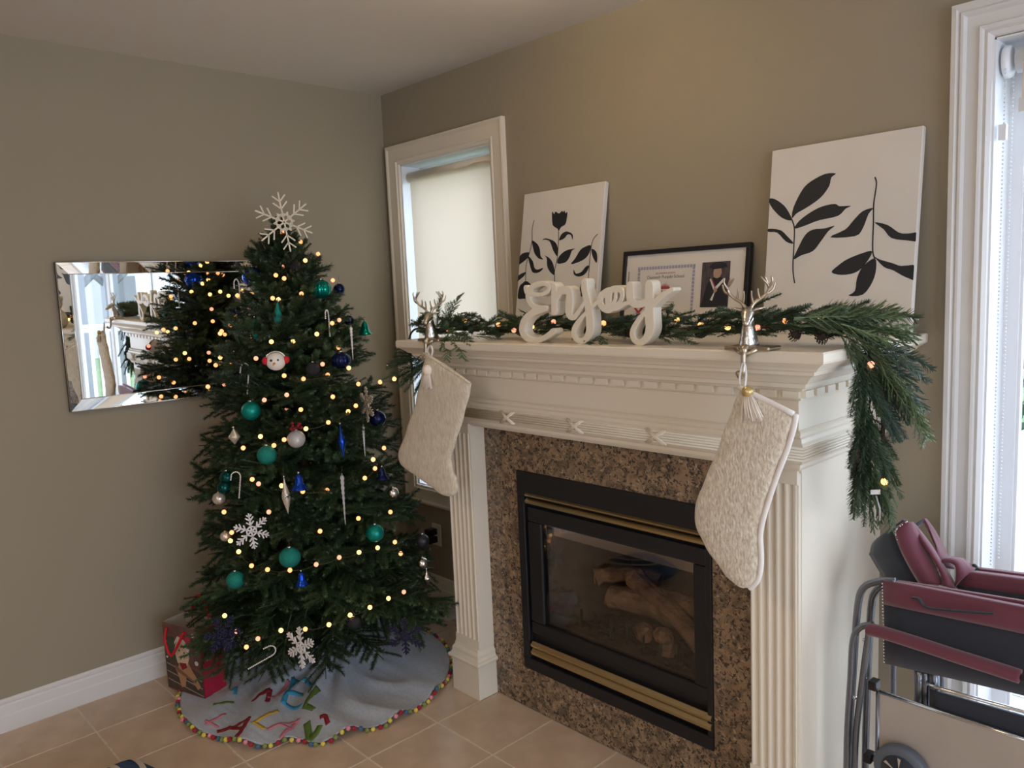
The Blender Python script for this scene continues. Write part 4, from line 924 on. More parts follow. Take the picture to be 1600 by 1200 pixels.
# ================================================================== DIPLOMA FRAME
df = leaning('diploma_frame', 1.553, 2.083, .300, -.065, -.022, 'black framed school diploma with graduation photo standing behind the white word sign', 'picture frame')
bpy.context.view_layer.update()
fw_, fh_ = .530, .300; b_ = MB(); b_.box(0, fw_, 0, .016, -.018, .004); b_.box(0, fw_, fh_-.016, fh_, -.018, .004); b_.box(0, .016, .016, fh_-.016, -.018, .004); b_.box(fw_-.016, fw_, .016, fh_-.016, -.018, .004)
bevel(b_.build('frame', 'frame_black', df), .002)
MB().box(.016, fw_-.016, .016, fh_-.016, -.012, -.004).build('mat_board', 'mat_board', df)
Z = lambda x, y: (940+x*.15, 370+y*.15)
def quad(e, P, m_, nm, z=-.0035, lift=.0005):
    q = [loc_px(e, *Z(*p), z) for p in P]; x0 = min(p.x for p in q); x1 = max(p.x for p in q); y0 = max(.018, sum(sorted(p.y for p in q)[:2])/2); y1 = sum(sorted(p.y for p in q)[2:])/2
    MB().box(x0, x1, y0, y1, z, z+lift).build(nm, m_, e); return x0, x1, y0, y1
cx0, cx1, cy0, cy1 = quad(df, [(372, 300), (1000, 262), (960, 880), (330, 900)], 'paper', 'certificate')
bb_ = MB(); nb = 20
for k in range(nb):
    x = cx0+.008+(cx1-cx0-.024)*k/(nb-1)
    for y in (cy0+.008, cy1-.018): bb_.box(x-.001, x+.0085, y, y+.011, -.003, -.0026)
for k in range(14):
    y = cy0+.018+(cy1-cy0-.042)*k/13
    for x in (cx0+.008, cx1-.018): bb_.box(x, x+.010, y-.001, y+.0095, -.003, -.0026)
bb_.build('printed_border', 'border_ink', df)
def text(e, s, x, y, size, m_, z=-.0028, align='CENTER', nm='printed_text', ext=.0002):
    c = bpy.data.curves.new('t', 'FONT'); c.body = s; c.size = size; c.align_x = align; c.extrude = ext; o = bpy.data.objects.new('t', c); COL.objects.link(o)
    bpy.context.view_layer.update(); me = bpy.data.meshes.new_from_object(o.evaluated_get(bpy.context.evaluated_depsgraph_get())); bpy.data.objects.remove(o); me.materials.clear(); me.materials.append(MATS[m_])
    q = put(nm, me, e); q.location = (x, y, z); return q
cm = (cx0+cx1)/2
text(df, 'Dasmesh Punjabi School', cm, cy1-.052, .0165, 'ink'); text(df, 'SECONDARY SCHOOL', cm, cy1-.036, .0085, 'red_ink'); text(df, 'DIPLOMA', cm, cy0+.105, .017, 'ink')
bb_ = MB()
for k, (w_, y) in enumerate([(.05, .088), (.09, .072), (.10, .062), (.09, .052)]): bb_.box(cm-w_/2, cm+w_/2, cy0+y, cy0+y+.0014, -.003, -.0026)
bb_.build('printed_lines', 'ink', df)
bb_ = MB(); yc = cy1-.085
for k in range(-3, 4): bb_.prism([(cm-.003+k*.0055, yc, -.003), (cm+.003+k*.0055, yc, -.003), (cm+k*.006, yc+.018-abs(k)*.003, -.003)], (0, 0, .0004))
bb_.box(cm-.022, cm+.022, yc-.006, yc, -.003, -.0026); bb_.build('printed_crest', 'red_ink', df)
px0, px1, py0, py1 = quad(df, [(1062, 268), (1345, 250), (1305, 730), (1022, 735)], 'photo_dark', 'portrait_photo')
pw, ph = px1-px0, py1-py0
def pp_(pts, m_, nm, z): MB().prism([(px0+pw*u, py0+ph*v, z) for u, v in pts], (0, 0, .0003)).build(nm, m_, df)
pp_([(.02, 0), (.98, 0), (.95, .25), (.90, .52), (.72, .66), (.45, .66), (.22, .52), (.12, .25)], 'gown', 'printed_gown', -.0028)
pp_([(.45+.0*1, .66), (.42, .74), (.44, .84), (.56, .86), (.70, .84), (.72, .74), (.66, .66), (.56, .63)], 'skin_print', 'printed_face', -.0025)
pp_([(.26, .90), (.40, .83), (.74, .85), (.92, .87), (.86, .95), (.60, 1.0), (.38, .97)], 'gown', 'printed_cap', -.0023)
pp_([(.30, .62), (.36, .63), (.50, .45), (.46, .38)], 'paper', 'printed_sash', -.0022); pp_([(.80, .63), (.86, .60), (.56, .38), (.50, .43)], 'paper', 'printed_sash', -.0022)
pp_([(.36, .62), (.40, .62), (.52, .47), (.50, .43)], 'red_ink', 'printed_sash', -.0021); pp_([(.46, .40), (.56, .44), (.60, .36), (.50, .30)], 'skin_print', 'printed_hands', -.0020); pp_([(.48, .32), (.52, .33), (.44, .14), (.36, .16)], 'paper', 'printed_scroll', -.0021)
nx0, nx1, ny0, ny1 = quad(df, [(1010, 812), (1300, 795), (1290, 838), (1008, 845)], 'black_paint', 'name_plate')
text(df, 'CLASS OF 2018', (nx0+nx1)/2, ny0+(ny1-ny0)*.22, (ny1-ny0)*.85, 'gold_ink', -.0029, nm='plate_text')
sx0, sx1, sy0, sy1 = quad(df, [(240, 312), (335, 306), (320, 700), (215, 710)], 'paper', 'side_print'); MB().box((sx0+sx1)/2-.0015, (sx0+sx1)/2+.0015, sy0+.07, sy1-.02, -.003, -.0026).build('printed_tassel', 'ink', df)
bb_ = MB(); cx_, cy_ = (sx0+sx1)/2+.055, .095
bb_.prism([(cx_-.022, cy_+.02, -.0028), (cx_+.022, cy_+.02, -.0028), (cx_+.020, cy_-.010, -.0028), (cx_, cy_-.030, -.0028), (cx_-.020, cy_-.010, -.0028)], (0, 0, .0004)); bb_.build('printed_badge', 'red_ink', df)
MB().prism([(cx_-.014, cy_+.012, -.0022), (cx_+.014, cy_+.012, -.0022), (cx_+.012, cy_-.006, -.0022), (cx_, cy_-.018, -.0022), (cx_-.012, cy_-.006, -.0022)], (0, 0, .0003)).build('printed_badge_centre', 'paper', df)
# ================================================================== ENJOY SIGN
en = empty('word_sign', 'white wooden script word sign reading Enjoy on the mantel shelf', 'sign', loc=(1.85, -.600, 1.4185))
bpy.context.view_layer.update()
YE = -.600; TH = .038
Z = lambda x, y: on(800+x/6.154, 430+y/6.154, 'y', YE)
def stroke(pts, dup=6):
    P = [Z(x, y) for x, y, w in pts]; Wd = [w/6.154/FPX*2.66 for x, y, w in pts]; C_ = smoothcurve([(p.x, p.z, w) for p, w in zip(P, Wd)], dup); L_, R_ = [], []
    for i, c in enumerate(C_):
        t_ = C_[min(i+1, len(C_)-1)]-C_[max(i-1, 0)]; n = Vector((-t_.y, t_.x)).normalized()*c.z/2; L_.append(Vector((c.x+n.x, c.y+n.y))); R_.append(Vector((c.x-n.x, c.y-n.y)))
    def cap(c, d): a0 = atan2(d.y, d.x); return [Vector((c.x+cos(a0+s)*c.z/2, c.y+sin(a0+s)*c.z/2)) for s in (pi/3, pi/6, 0, -pi/6, -pi/3)]
    b_ = MB(); vs = []; n = len(C_)
    for yy in (0, TH):
        for l_, r_ in zip(L_, R_): vs += [(l_.x, YE+yy, l_.y), (r_.x, YE+yy, r_.y)]
    o2 = 2*n; fs = []
    for i in range(n-1):
        a = 2*i; fs += [(a, a+1, a+3, a+2), (o2+a, o2+a+2, o2+a+3, o2+a+1), (a, a+2, o2+a+2, o2+a), (a+1, o2+a+1, o2+a+3, a+3)]
    fs += [(0, o2, o2+1, 1), (2*n-2, 2*n-1, o2+2*n-1, o2+2*n-2)]
    b_.add(vs, fs)
    for i, d in ((0, C_[0]-C_[1]), (n-1, C_[-1]-C_[-2])):
        c = C_[i]; a0 = atan2(d.y, d.x); arc = [(c.x+cos(a0+s)*c.z/2, c.y+sin(a0+s)*c.z/2) for s in [pi/2-pi*k/8 for k in range(9)]]
        b_.prism([(x, YE, z) for x, z in arc], (0, TH, 0))
    return b_
ST = dict(
 letter_e=[[(128, 122, 52), (140, 165, 52), (190, 180, 44), (270, 186, 36), (335, 158, 36), (355, 110, 40), (310, 82, 44), (230, 90, 52), (165, 140, 56), (150, 220, 60), (190, 290, 58), (260, 318, 52), (320, 318, 56)],
           [(300, 330, 50), (190, 365, 66), (115, 440, 76), (95, 530, 80), (135, 600, 70), (220, 628, 58), (310, 600, 50), (395, 540, 58)]],
 letter_n=[[(340, 90, 40), (395, 110, 66), (400, 200, 74), (402, 350, 74)], [(400, 260, 50), (450, 170, 60), (500, 145, 70), (545, 160, 78), (548, 260, 84), (545, 370, 80), (590, 405, 50), (640, 340, 36), (700, 250, 34)]],
 letter_j=[[(690, 70, 70), (690, 130, 72), (705, 200, 76), (728, 300, 80), (742, 420, 88), (742, 540, 84), (700, 618, 60), (640, 632, 52), (595, 590, 54), (590, 530, 56), (625, 460, 48), (690, 380, 36), (770, 300, 34), (850, 230, 34)]],
 letter_o=[[(960, 140, 50), (900, 160, 60), (845, 215, 66), (850, 290, 66), (910, 335, 58), (980, 310, 44), (1040, 240, 40), (1050, 165, 50), (1010, 130, 52), (950, 140, 52), (920, 200, 70), (920, 280, 66)], [(990, 150, 30), (985, 230, 34), (960, 300, 40), (1000, 320, 40), (1080, 275, 36), (1140, 260, 36)]],
 letter_y=[[(1128, 105, 78), (1126, 180, 80), (1135, 245, 76), (1180, 280, 62), (1240, 275, 60), (1310, 250, 60)], [(1310, 95, 80), (1312, 200, 84), (1314, 400, 90), (1318, 520, 88), (1280, 610, 66), (1215, 650, 54), (1160, 610, 54), (1152, 540, 52), (1190, 460, 46), (1260, 370, 42), (1350, 280, 50), (1430, 200, 50), (1530, 138, 34)]])
for nm, sts in ST.items():
    b_ = MB()
    for st in sts:
        q = stroke(st); b_.add(q.v, q.f)
    k_ = list(ST).index(nm); o = b_.build(nm, 'enjoy_white', en); o.matrix_parent_inverse = en.matrix_world.inverted(); o.location.y = .0006*k_
    rm = o.modifiers.new('union', 'REMESH'); rm.mode = 'VOXEL'; rm.voxel_size = .0014; rm.use_smooth_shade = True; bpy.context.view_layer.update()
    me = bpy.data.meshes.new_from_object(o.evaluated_get(bpy.context.evaluated_depsgraph_get())); o.modifiers.clear(); me.name = nm; o.data = me; bpy.context.view_layer.update()
# ================================================================== STOCKING HOLDERS AND STOCKINGS
def holder(px_, yaw, label, cat='stocking holder'):
    e = empty('stocking_holder', label, cat, 'reindeer stocking holders', loc=(px_, -.655, 1.419)); b_ = MB()
    b_.box(-.062, .062, -.012, .052, 0, .010); bevel(b_.build('base_plate', 'deer_gold', e), .004)
    b_ = MB(); b_.tube(smoothcurve([(0, -.008, .006), (0, -.020, .0), (0, -.022, -.03), (0, -.026, -.055), (0, -.038, -.062), (0, -.048, -.050)], 5), [.010]*6+[.007]*20, 8)
    b_.tube([(-.03, -.010, .004), (0, -.016, -.012), (.03, -.010, .004)], .006, 8); b_.build('hook', 'deer_gold', e)
    G = Matrix.Rotation(radians(yaw), 4, 'Z')   # deer faces -Y before yaw
    b_ = MB(); P = lambda *a: G @ Vector((a[0]*.92, a[1], a[2] if a[2] < .1 else .1+(a[2]-.1)*.88))
    b_.tube([P(0, .020, .008), P(0, .018, .02), P(0, .014, .045), P(0, .006, .070), P(0, -.002, .084)], [.030, .026, .020, .016, .015], 14, flat=.85); b_.build('neck', 'silver', e)
    b_ = MB(); b_.tube([P(0, .012, .092), P(0, .002, .092), P(0, -.012, .086), P(0, -.028, .076), P(0, -.040, .068), P(0, -.046, .065)], [.010, .0165, .0150, .0105, .0085, .005], 12); b_.build('head', 'silver', e)
    for s in (-1, 1):
        b_ = MB(); b_.tube([P(s*.010, .008, .096), P(s*.022, .010, .100), P(s*.034, .012, .103), P(s*.044, .013, .104)], [.004, .008, .0075, .001], 8, flat=.45); b_.build('ear', 'silver', e)
        b_ = MB(); A = smoothcurve([P(s*.006, .006, .100), P(s*.016, .010, .118), P(s*.038, .014, .134), P(s*.052, .012, .152), P(s*.050, .008, .172), P(s*.044, .004, .190)], 5)
        b_.tube(A, [.0050-.0030*i/(len(A)-1) for i in range(len(A))], 8)
        for q in ([(.014, .010, .114), (.010, .002, .134), (.010, -.004, .152)], [(.030, .013, .128), (.026, .006, .146), (.026, .002, .158)], [(.046, .013, .142), (.062, .018, .152), (.068, .020, .172)], [(.052, .011, .158), (.062, .006, .176), (.060, .004, .190)], [(.051, .009, .168), (.040, .004, .182), (.034, .002, .190)]):
            Q = smoothcurve([P(s*x, y, z) for x, y, z in q], 4); b_.tube(Q, [.0036-.0018*i/(len(Q)-1) for i in range(len(Q))], 7)
        b_.build('antler', 'deer_gold', e)
    return e
holder(1.150, 34, 'silver reindeer stocking holder at the left end of the mantel shelf')
holder(2.432, 24, 'silver reindeer stocking holder at the right end of the mantel shelf')
def stocking(pairs, yc, m_, label, th, edge=None, loop=None, tassel=None, cuffw=None):
    e = empty('christmas_stocking', label, 'stocking', 'cream stockings hung from the mantel'); b_ = MB(); ns = 18; vs = []; rows = []
    for (l_, r_) in pairs: rows.append((on(*l_, 'y', yc), on(*r_, 'y', yc)))
    La = smoothcurve([r[0] for r in rows], 4); Ra = smoothcurve([r[1] for r in rows], 4); n = len(La)
    for i in range(n):
        A, B = La[i], Ra[i]; f_ = min(1, i/3+.55) * (1 if i < n-4 else max(.12, (n-1-i)/4))
        for k in range(ns):
            a = 2*pi*k/ns; c = (1-cos(a))/2; s = sin(a); p = A.lerp(B, c); sh = (abs(s)**.6)*(1 if s > 0 else -1)
            p.y = yc-th*.5*sh*f_*(1 if s > 0 else .7)+.003*sin(i*1.1+k); vs.append(p)
    b_.add(vs, [(i*ns+k, i*ns+(k+1) % ns, (i+1)*ns+(k+1) % ns, (i+1)*ns+k) for i in range(n-1) for k in range(ns)]+[tuple(range(ns)), tuple((n-1)*ns+k for k in range(ns))[::-1]], True)
    o = b_.build('stocking_body', m_, e); s_ = o.modifiers.new('sub', 'SUBSURF'); s_.levels = 1; s_.render_levels = 1
    tp = [La[0].lerp(Ra[0], t_/8)+Vector((0, -.010, .002)) for t_ in range(9)]
    MB().tube(tp, .004 if not edge else .007, 8).build('top_hem', 'satin' if edge else m_, e)
    if edge: MB().tube([p+Vector((.003, -.002, 0)) for p in Ra], .007, 8).build('satin_edge', 'satin', e)
    if loop:
        P = [on(u, v, 'y', y) for u, v, y in loop]; MB().tube(smoothcurve(P, 6), .0045, 6, flat=.4).build('hanging_loop', 'satin', e)
    if tassel:
        t0 = on(tassel[0], tassel[1], 'y', yc-.022); b_ = MB(); b_.ball(t0, .014 if tassel[3] == 'gold_thread' else .019, 12, 8); b_.build('tassel_knot', tassel[3], e); b_ = MB(); rr = random.Random(2)
        for k in range(80):
            a = rr.random()*2*pi; q = .010*sqrt(rr.random()); sp_ = rr.uniform(.8, 2.4); l_ = rr.uniform(.8, 1)*tassel[2]; p = t0+Vector((q*cos(a)+tassel[4]*.15, q*sin(a)*.6, -.006))
            b_.tube([p, p+Vector((q*cos(a)*sp_*.6+tassel[4]*.5, q*sin(a)*.3-.004, -l_*.5)), p+Vector((q*cos(a)*sp_+tassel[4], q*sin(a)*.3-.004, -l_))], .0019, 4)
        b_.build('tassel', 'tassel', e)
    gl = MB(); rr = random.Random(8)
    for k in range(60):
        i = rr.randrange(2, n-4); c = rr.uniform(.12, .88); p = La[i].lerp(Ra[i], c); p.y = yc-th*.5*(sin(math.acos(1-2*c))**.6)-.0015; gl.ball(p, .0012, 4, 3)
    gl.build('glitter_flecks', 'glitter', e, kind='stuff'); return e
stocking([((666, 552), (738, 599)), ((661, 575), (734, 618)), ((655, 605), (727, 645)), ((648, 635), (718, 676)), ((637, 668), (710, 700)), ((627, 695), (706, 718)), ((622, 716), (709, 736)), ((636, 733), (714, 748)), ((662, 750), (716, 762)), ((686, 768), (713, 771)), ((700, 776), (707, 775))],
         -.705, 'stocking_knit', 'cream knitted stocking with a white tassel hanging at the left end of the mantel', .036, None, [(672, 556, -.705), (668, 548, -.700), (673, 540, -.700), (676, 548, -.702), (674, 558, -.705)], (668, 578, .062, 'tassel', .002))
stocking([((1157, 605), (1243, 647)), ((1148, 628), (1238, 672)), ((1136, 660), (1228, 704)), ((1122, 700), (1214, 740)), ((1106, 738), (1202, 775)), ((1092, 772), (1192, 808)), ((1085, 802), (1187, 835)), ((1092, 832), (1188, 858)), ((1108, 860), (1188, 882)), ((1130, 890), (1184, 903)), ((1150, 910), (1176, 914)), ((1163, 919), (1170, 918))],
         -.72, 'stocking_fur', 'cream fur stocking with white satin edge and gold-topped tassel, right end of mantel', .042, True, [(1158, 612, -.72), (1156, 590, -.715), (1162, 566, -.712), (1166, 585, -.714), (1163, 612, -.72)], (1168, 612, .062, 'gold_thread', .016))
# ================================================================== GARLAND
ga = empty('fir_garland', 'green fir and cedar garland draped along the mantel shelf and over its right end', 'garland')
def fir_sprig(L_, seed):
    rr = random.Random(seed); b_ = MB(); pts = [Vector((L_*i/8, 0, .0+.06*L_*sin(i/8*2.2))) for i in range(9)]; b_.tube(pts, [.0022-.0013*i/8 for i in range(9)], 4)
    n = int(L_/.0026)
    for i in range(n):
        t_ = .08+.92*i/n; q = min(int(t_*8), 7); p = pts[q].lerp(pts[q+1], t_*8-q); d = (pts[q+1]-pts[q]).normalized()
        for s in (-1, 1, 0, 0):
            an = (s*90 if s else rr.choice((0, 180, 40, -40)))+rr.uniform(-28, 28); a = radians(an); side = Vector((0, sin(a), cos(a))); th = radians(rr.uniform(45, 62)); nd = d*cos(th)+side*sin(th); l_ = .026*(1-.5*t_**4)*rr.uniform(.8, 1.1)
            w_ = nd.cross(d).normalized()*.0012; o_ = len(b_.v); b_.v += [tuple(p-w_), tuple(p+w_), tuple(p+nd*l_*.8+w_*.7), tuple(p+nd*l_), tuple(p+nd*l_*.8-w_*.7)]; b_.f += [(o_, o_+1, o_+2, o_+3, o_+4)]; b_.sm.append(False)
    return b_
def cedar_sprig(L_, seed):
    rr = random.Random(seed); b_ = MB(); pts = [Vector((L_*i/10, 0, -.10*L_*(i/10)**2)) for i in range(11)]; b_.tube(pts, [.0018-.001*i/10 for i in range(11)], 4)
    for k in range(int(L_/.0075)):
        t_ = .1+.88*k/int(L_/.0075); q = min(int(t_*10), 9); p = pts[q].lerp(pts[q+1], t_*10-q); d = (pts[q+1]-pts[q]).normalized(); s = 1 if k % 2 else -1
        dv = (d+Vector((0, s*rr.uniform(.5, .9), rr.uniform(-.5, .35)))).normalized(); l_ = .052*(1-t_*.6)*rr.uniform(.7, 1.1); m_ = 8
        for j in range(m_):
            pa = p+dv*l_*j/m_; 
            for s2 in (-1, 1):
                nd = (dv*1.1+Vector((0, s2*s*.0, 0))+dv.cross(Vector((0, 0, 1))).normalized()*s2*rr.uniform(.5, .9)+Vector((0, 0, rr.uniform(-.35, .35)))).normalized(); ll = .013*(1-.5*j/m_); w_ = nd.cross(dv).normalized()*.0013; o_ = len(b_.v)
                b_.v += [tuple(pa-w_), tuple(pa+w_), tuple(pa+nd*ll)]; b_.f.append((o_, o_+1, o_+2)); b_.sm.append(False)
        b_.tube([p, p+dv*l_], [.0011, .0005], 3, caps=False)
    return b_
SP = {}
def sprig(kind_, p, q, roll=0, var=0, m_=None, label=None):
    p, q = Vector(p), Vector(q); d = q-p; L_ = d.length; m_ = m_ or {'fir': 'garland_fir', 'cedar': 'garland_cedar'}[kind_]; key = (kind_, var, m_)
    if key not in SP:
        b_ = (fir_sprig if kind_ == 'fir' else cedar_sprig)(.17, var+50); me = bpy.data.meshes.new(kind_+'_sprig'); me.from_pydata(b_.v, [], b_.f); me.materials.append(MATS[m_]); SP[key] = me
    o = put(kind_+'_sprig', SP[key], ga); o.matrix_world = Matrix.Translation(p) @ d.to_track_quat('X', 'Z').to_matrix().to_4x4() @ Matrix.Rotation(roll, 4, 'X') @ Matrix.Scale(L_/.17, 4); return o
rg = random.Random(21)
core = smoothcurve([(1.06, -.56, 1.455), (1.25, -.50, 1.452), (1.50, -.46, 1.458), (1.80, -.45, 1.455), (2.05, -.47, 1.455), (2.30, -.49, 1.462), (2.50, -.45, 1.465), (2.62, -.44, 1.44), (2.665, -.44, 1.36), (2.675, -.44, 1.22), (2.672, -.44, 1.08), (2.668, -.44, .99)], 6)
MB().tube(core, .005, 6).build('wire_stem', 'bark', ga)
def clampz(p):
    inside = p.x < 2.62 and p.y > -.655
    if inside and p.z < 1.428: p.z = 1.428+.3*abs(p.z-1.428)*.2
    if p.x < 2.66 and p.z < 1.42 and p.y > -.655 and p.x > 2.3: p.x = 2.66
    return p
for k in range(255):
    t_ = k/255*.86; i = int(t_*(len(core)-1)*.70); p = core[min(i, len(core)-2)].copy()+Vector((rg.uniform(-.03, .03), rg.uniform(-.075, .045), rg.uniform(-.022, .022)))
    sx = 1 if rg.random() < .72 else -1; d = Vector((sx*rg.uniform(.5, 1.0), rg.uniform(-.55, .75), rg.uniform(-.18, .36))).normalized(); L_ = rg.uniform(.085, .13)
    q = clampz(p+d*L_); kd = 'cedar' if k % 4 == 3 else 'fir'; sprig(kd, clampz(p), q, rg.uniform(-.6, .6), k % 3)
G0 = (2.68, -.43, 1.2)
def gp(u, v, dy=0): p = onv(u, v, G0); p = p+Vector((FW.x, FW.y, 0)).normalized()*dy; p.x = max(p.x, 2.642) if p.z < 1.41 else p.x; return p
# over the corner and down the side
HG = [('cedar', 1240, 500, 1400, 500, 0), ('cedar', 1270, 490, 1425, 515, .03), ('cedar', 1330, 530, 1440, 600, 0), ('cedar', 1350, 545, 1446, 660, -.02), ('cedar', 1330, 545, 1420, 590, .04), ('cedar', 1350, 560, 1443, 625, .03), ('cedar', 1320, 520, 1400, 560, -.04), ('cedar', 1300, 505, 1385, 530, -.05),
      ('fir', 1335, 550, 1362, 640, 0), ('fir', 1340, 560, 1300, 648, -.03), ('fir', 1335, 580, 1318, 690, .02), ('fir', 1345, 600, 1385, 690, -.02), ('fir', 1360, 590, 1400, 680, .02), ('cedar', 1345, 620, 1310, 730, .02), ('fir', 1350, 640, 1302, 720, -.02), ('fir', 1345, 690, 1300, 745, .0),
      ('fir', 1350, 700, 1330, 800, 0), ('fir', 1340, 710, 1345, 798, .02), ('fir', 1355, 690, 1390, 760, 0), ('cedar', 1350, 720, 1385, 815, .02), ('cedar', 1355, 740, 1380, 818, -.01), ('cedar', 1362, 730, 1396, 800, .03), ('fir', 1360, 660, 1400, 720, .03), ('cedar', 1340, 700, 1308, 770, .01), ('fir', 1375, 620, 1402, 692, .03), ('cedar', 1330, 690, 1300, 760, .03),
      ('fir', 1345, 560, 1380, 620, .01), ('cedar', 1310, 515, 1352, 590, -.03), ('fir', 1348, 650, 1372, 735, -.02), ('fir', 1330, 740, 1325, 805, .02), ('cedar', 1372, 560, 1436, 640, .05), ('cedar', 1360, 545, 1415, 560, -.05)]
for k, (kd, u, v, u2, v2, dd) in enumerate(HG):
    bm_ = 'garland_blue' if (kd == 'cedar' and k in (2, 4, 5, 30, 31)) or k in (11, 12, 24) else None
    p, q = gp(u, v, dd), gp(u2, v2, dd*.5-.01); sprig(kd, p, q, rg.uniform(-.5, .5), k % 3, bm_)
    for r_ in range(3):
        j_ = Vector((rg.uniform(0, .02), rg.uniform(-.03, .03), rg.uniform(-.03, .02))); sprig(kd if r_ else ('fir' if kd == 'cedar' and k % 3 else kd), p+j_*.6, q+j_+Vector((.0, rg.uniform(-.03, .03), rg.uniform(-.02, .04))), rg.uniform(-1, 1), (k+r_) % 3, bm_)
# left end: upright fir twigs, pale cedar spray over the shelf edge and the branches hanging at the left
def lp(u, v, y): return on(u, v, 'y', y)
for k, (kd, a, b2) in enumerate([('fir', (668, 527, -.55), (642, 502, -.56)), ('fir', (676, 525, -.54), (672, 480, -.54)), ('fir', (682, 520, -.53), (690, 460, -.52)), ('cedar', (690, 520, -.50), (716, 455, -.50)), ('cedar', (688, 520, -.50), (702, 468, -.52)), ('fir', (690, 522, -.54), (722, 500, -.56)),
      ('cedar', (700, 520, -.60), (700, 558, -.69)), ('cedar', (706, 520, -.60), (726, 552, -.69)), ('cedar', (712, 522, -.60), (735, 530, -.66)), ('cedar', (700, 522, -.62), (686, 545, -.69)),
            ('fir', (668, 560, -.6), (646, 586, -.62)), ('cedar', (915, 525, -.55), (930, 540, -.63)), ('cedar', (930, 520, -.55), (950, 540, -.62)), ('fir', (1030, 530, -.5), (1052, 478, -.42)), ('fir', (1165, 505, -.5), (1215, 480, -.45)), ('fir', (1200, 500, -.5), (1255, 482, -.45)), ('fir', (1245, 500, -.5), (1300, 482, -.45)), ('fir', (1160, 490, -.48), (1222, 462, -.45))]):
    sprig(kd, lp(*a), lp(*b2), rg.uniform(-.5, .5), k % 3)
GL = (.955, -.60, 1.33)
for k, (u, v, u2, v2, dy) in enumerate([(672, 552, 622, 546, 0), (668, 556, 612, 560, .02), (665, 560, 604, 580, .01), (662, 562, 598, 594, 0), (650, 562, 606, 570, -.02), (664, 570, 622, 604, 0), (662, 576, 634, 612, -.01), (668, 580, 650, 616, 0), (640, 558, 612, 562, .03),
        (668, 552, 636, 540, -.01), (670, 565, 640, 590, .02), (660, 548, 628, 556, .03), (655, 570, 640, 600, .03), (672, 570, 660, 606, .02)]):
    p, q = onv(u, v, GL), onv(u2, v2, GL); o_ = Vector((FW.x, FW.y, 0))*dy; sprig('fir', p+o_, q+o_*1.6, rg.uniform(-1.5, 1.5), k % 3); j_ = Vector((rg.uniform(-.02, .02), rg.uniform(-.03, .03), rg.uniform(-.015, .02))); sprig('fir', p+o_+j_, q+o_+j_*1.5, rg.uniform(-1.5, 1.5), (k+1) % 3)
# twig that carries the left hanging branches round the end of the shelf
MB().tube(smoothcurve([(1.06, -.56, 1.45), (.98, -.58, 1.46), (.925, -.58, 1.43), (.915, -.58, 1.36), (.93, -.58, 1.30)], 5), .004, 6).build('wire_stem', 'bark', ga)
pc = MB(); pc.ball((0, 0, 0), .015, 12, 8, (1, 1, 1.25))
for r_ in range(8):
    for k in range(8):
        a = 2*pi*(k+.5*(r_ % 2))/8; z_ = -.018+.0052*r_; q = .019*sin(pi*(r_+1)/9.5)+.003; p = Vector((q*cos(a), q*sin(a), z_)); t_ = Vector((-sin(a), cos(a), 0))*.0055; o_ = Vector((cos(a), sin(a), .55))*.008
        pc.add([p-t_, p+t_, p+o_+t_*.7, p+o_-t_*.7, p+o_*.6-Vector((0, 0, .003))], [(0, 1, 2, 3), (0, 4, 1), (3, 2, 4)])
c0 = None
for (u, v) in [(1243, 523), (1285, 527), (1095, 517), (816, 522), (745, 512), (1305, 700), (985, 520)]:
    p = lp(u, v, -.52) if v < 600 else gp(u, v+8, 0)
    if c0 is None: c0 = pc.build('pine_cone', 'cone', ga); o = c0
    else: o = put('pine_cone', c0.data, ga)
    o.scale = (.68, .68, .68); o.location = p if v > 600 else (p.x, p.y, max(p.z, 1.445)); o.rotation_euler = (rg.uniform(0, 3), rg.uniform(0, 3), 0)
tg = loc = gp(1359, 764, -.03); q = MB(); q.box(-.012, .012, -.0006, .0006, -.006, .006); o = q.build('care_tag', 'paper', ga); o.location = tg; o.rotation_euler = (0, 0, radians(45))
MB().tube([gp(1360, 770, -.03), gp(1366, 790, -.03), gp(1366, 808, -.03)], .0022, 6).build('clear_tag_loop', 'acrylic', ga)
GPX = [(726, 500, -.50, 1), (779, 507, -.50), (803, 516, -.52), (831, 511, -.55, 1), (865, 503, -.50), (943, 505, -.50), (1058, 500, -.48, 1), (1095, 508, -.50), (1137, 511, -.52, 1), (1183, 512, -.50), (1228, 501, -.50), (1283, 495, -.48, 1), (1339, 512, -.45), (700, 515, -.55)]
pts = [(lp(a[0], a[1], a[2]), 'bulb_hot' if len(a) == 4 else rs.choice(['bulb', 'bulb_pink'])) for a in GPX]
pts += [(gp(1352, 568, -.03), 'bulb_pink'), (gp(1373, 748, -.03), 'bulb_hot'), (onv(616, 592, GL), 'bulb_hot'), (onv(594, 597, GL), 'bulb')]
string('garland_string_lights', 'string of warm bulbs on thin wire threaded through the mantel garland', pts, [(13, 0), (0, 1), (1, 2), (2, 3), (3, 4), (4, 5), (5, 6), (6, 7), (7, 8), (8, 9), (9, 10), (10, 11), (11, 12), (12, 14), (14, 15), (16, 17)], .003)
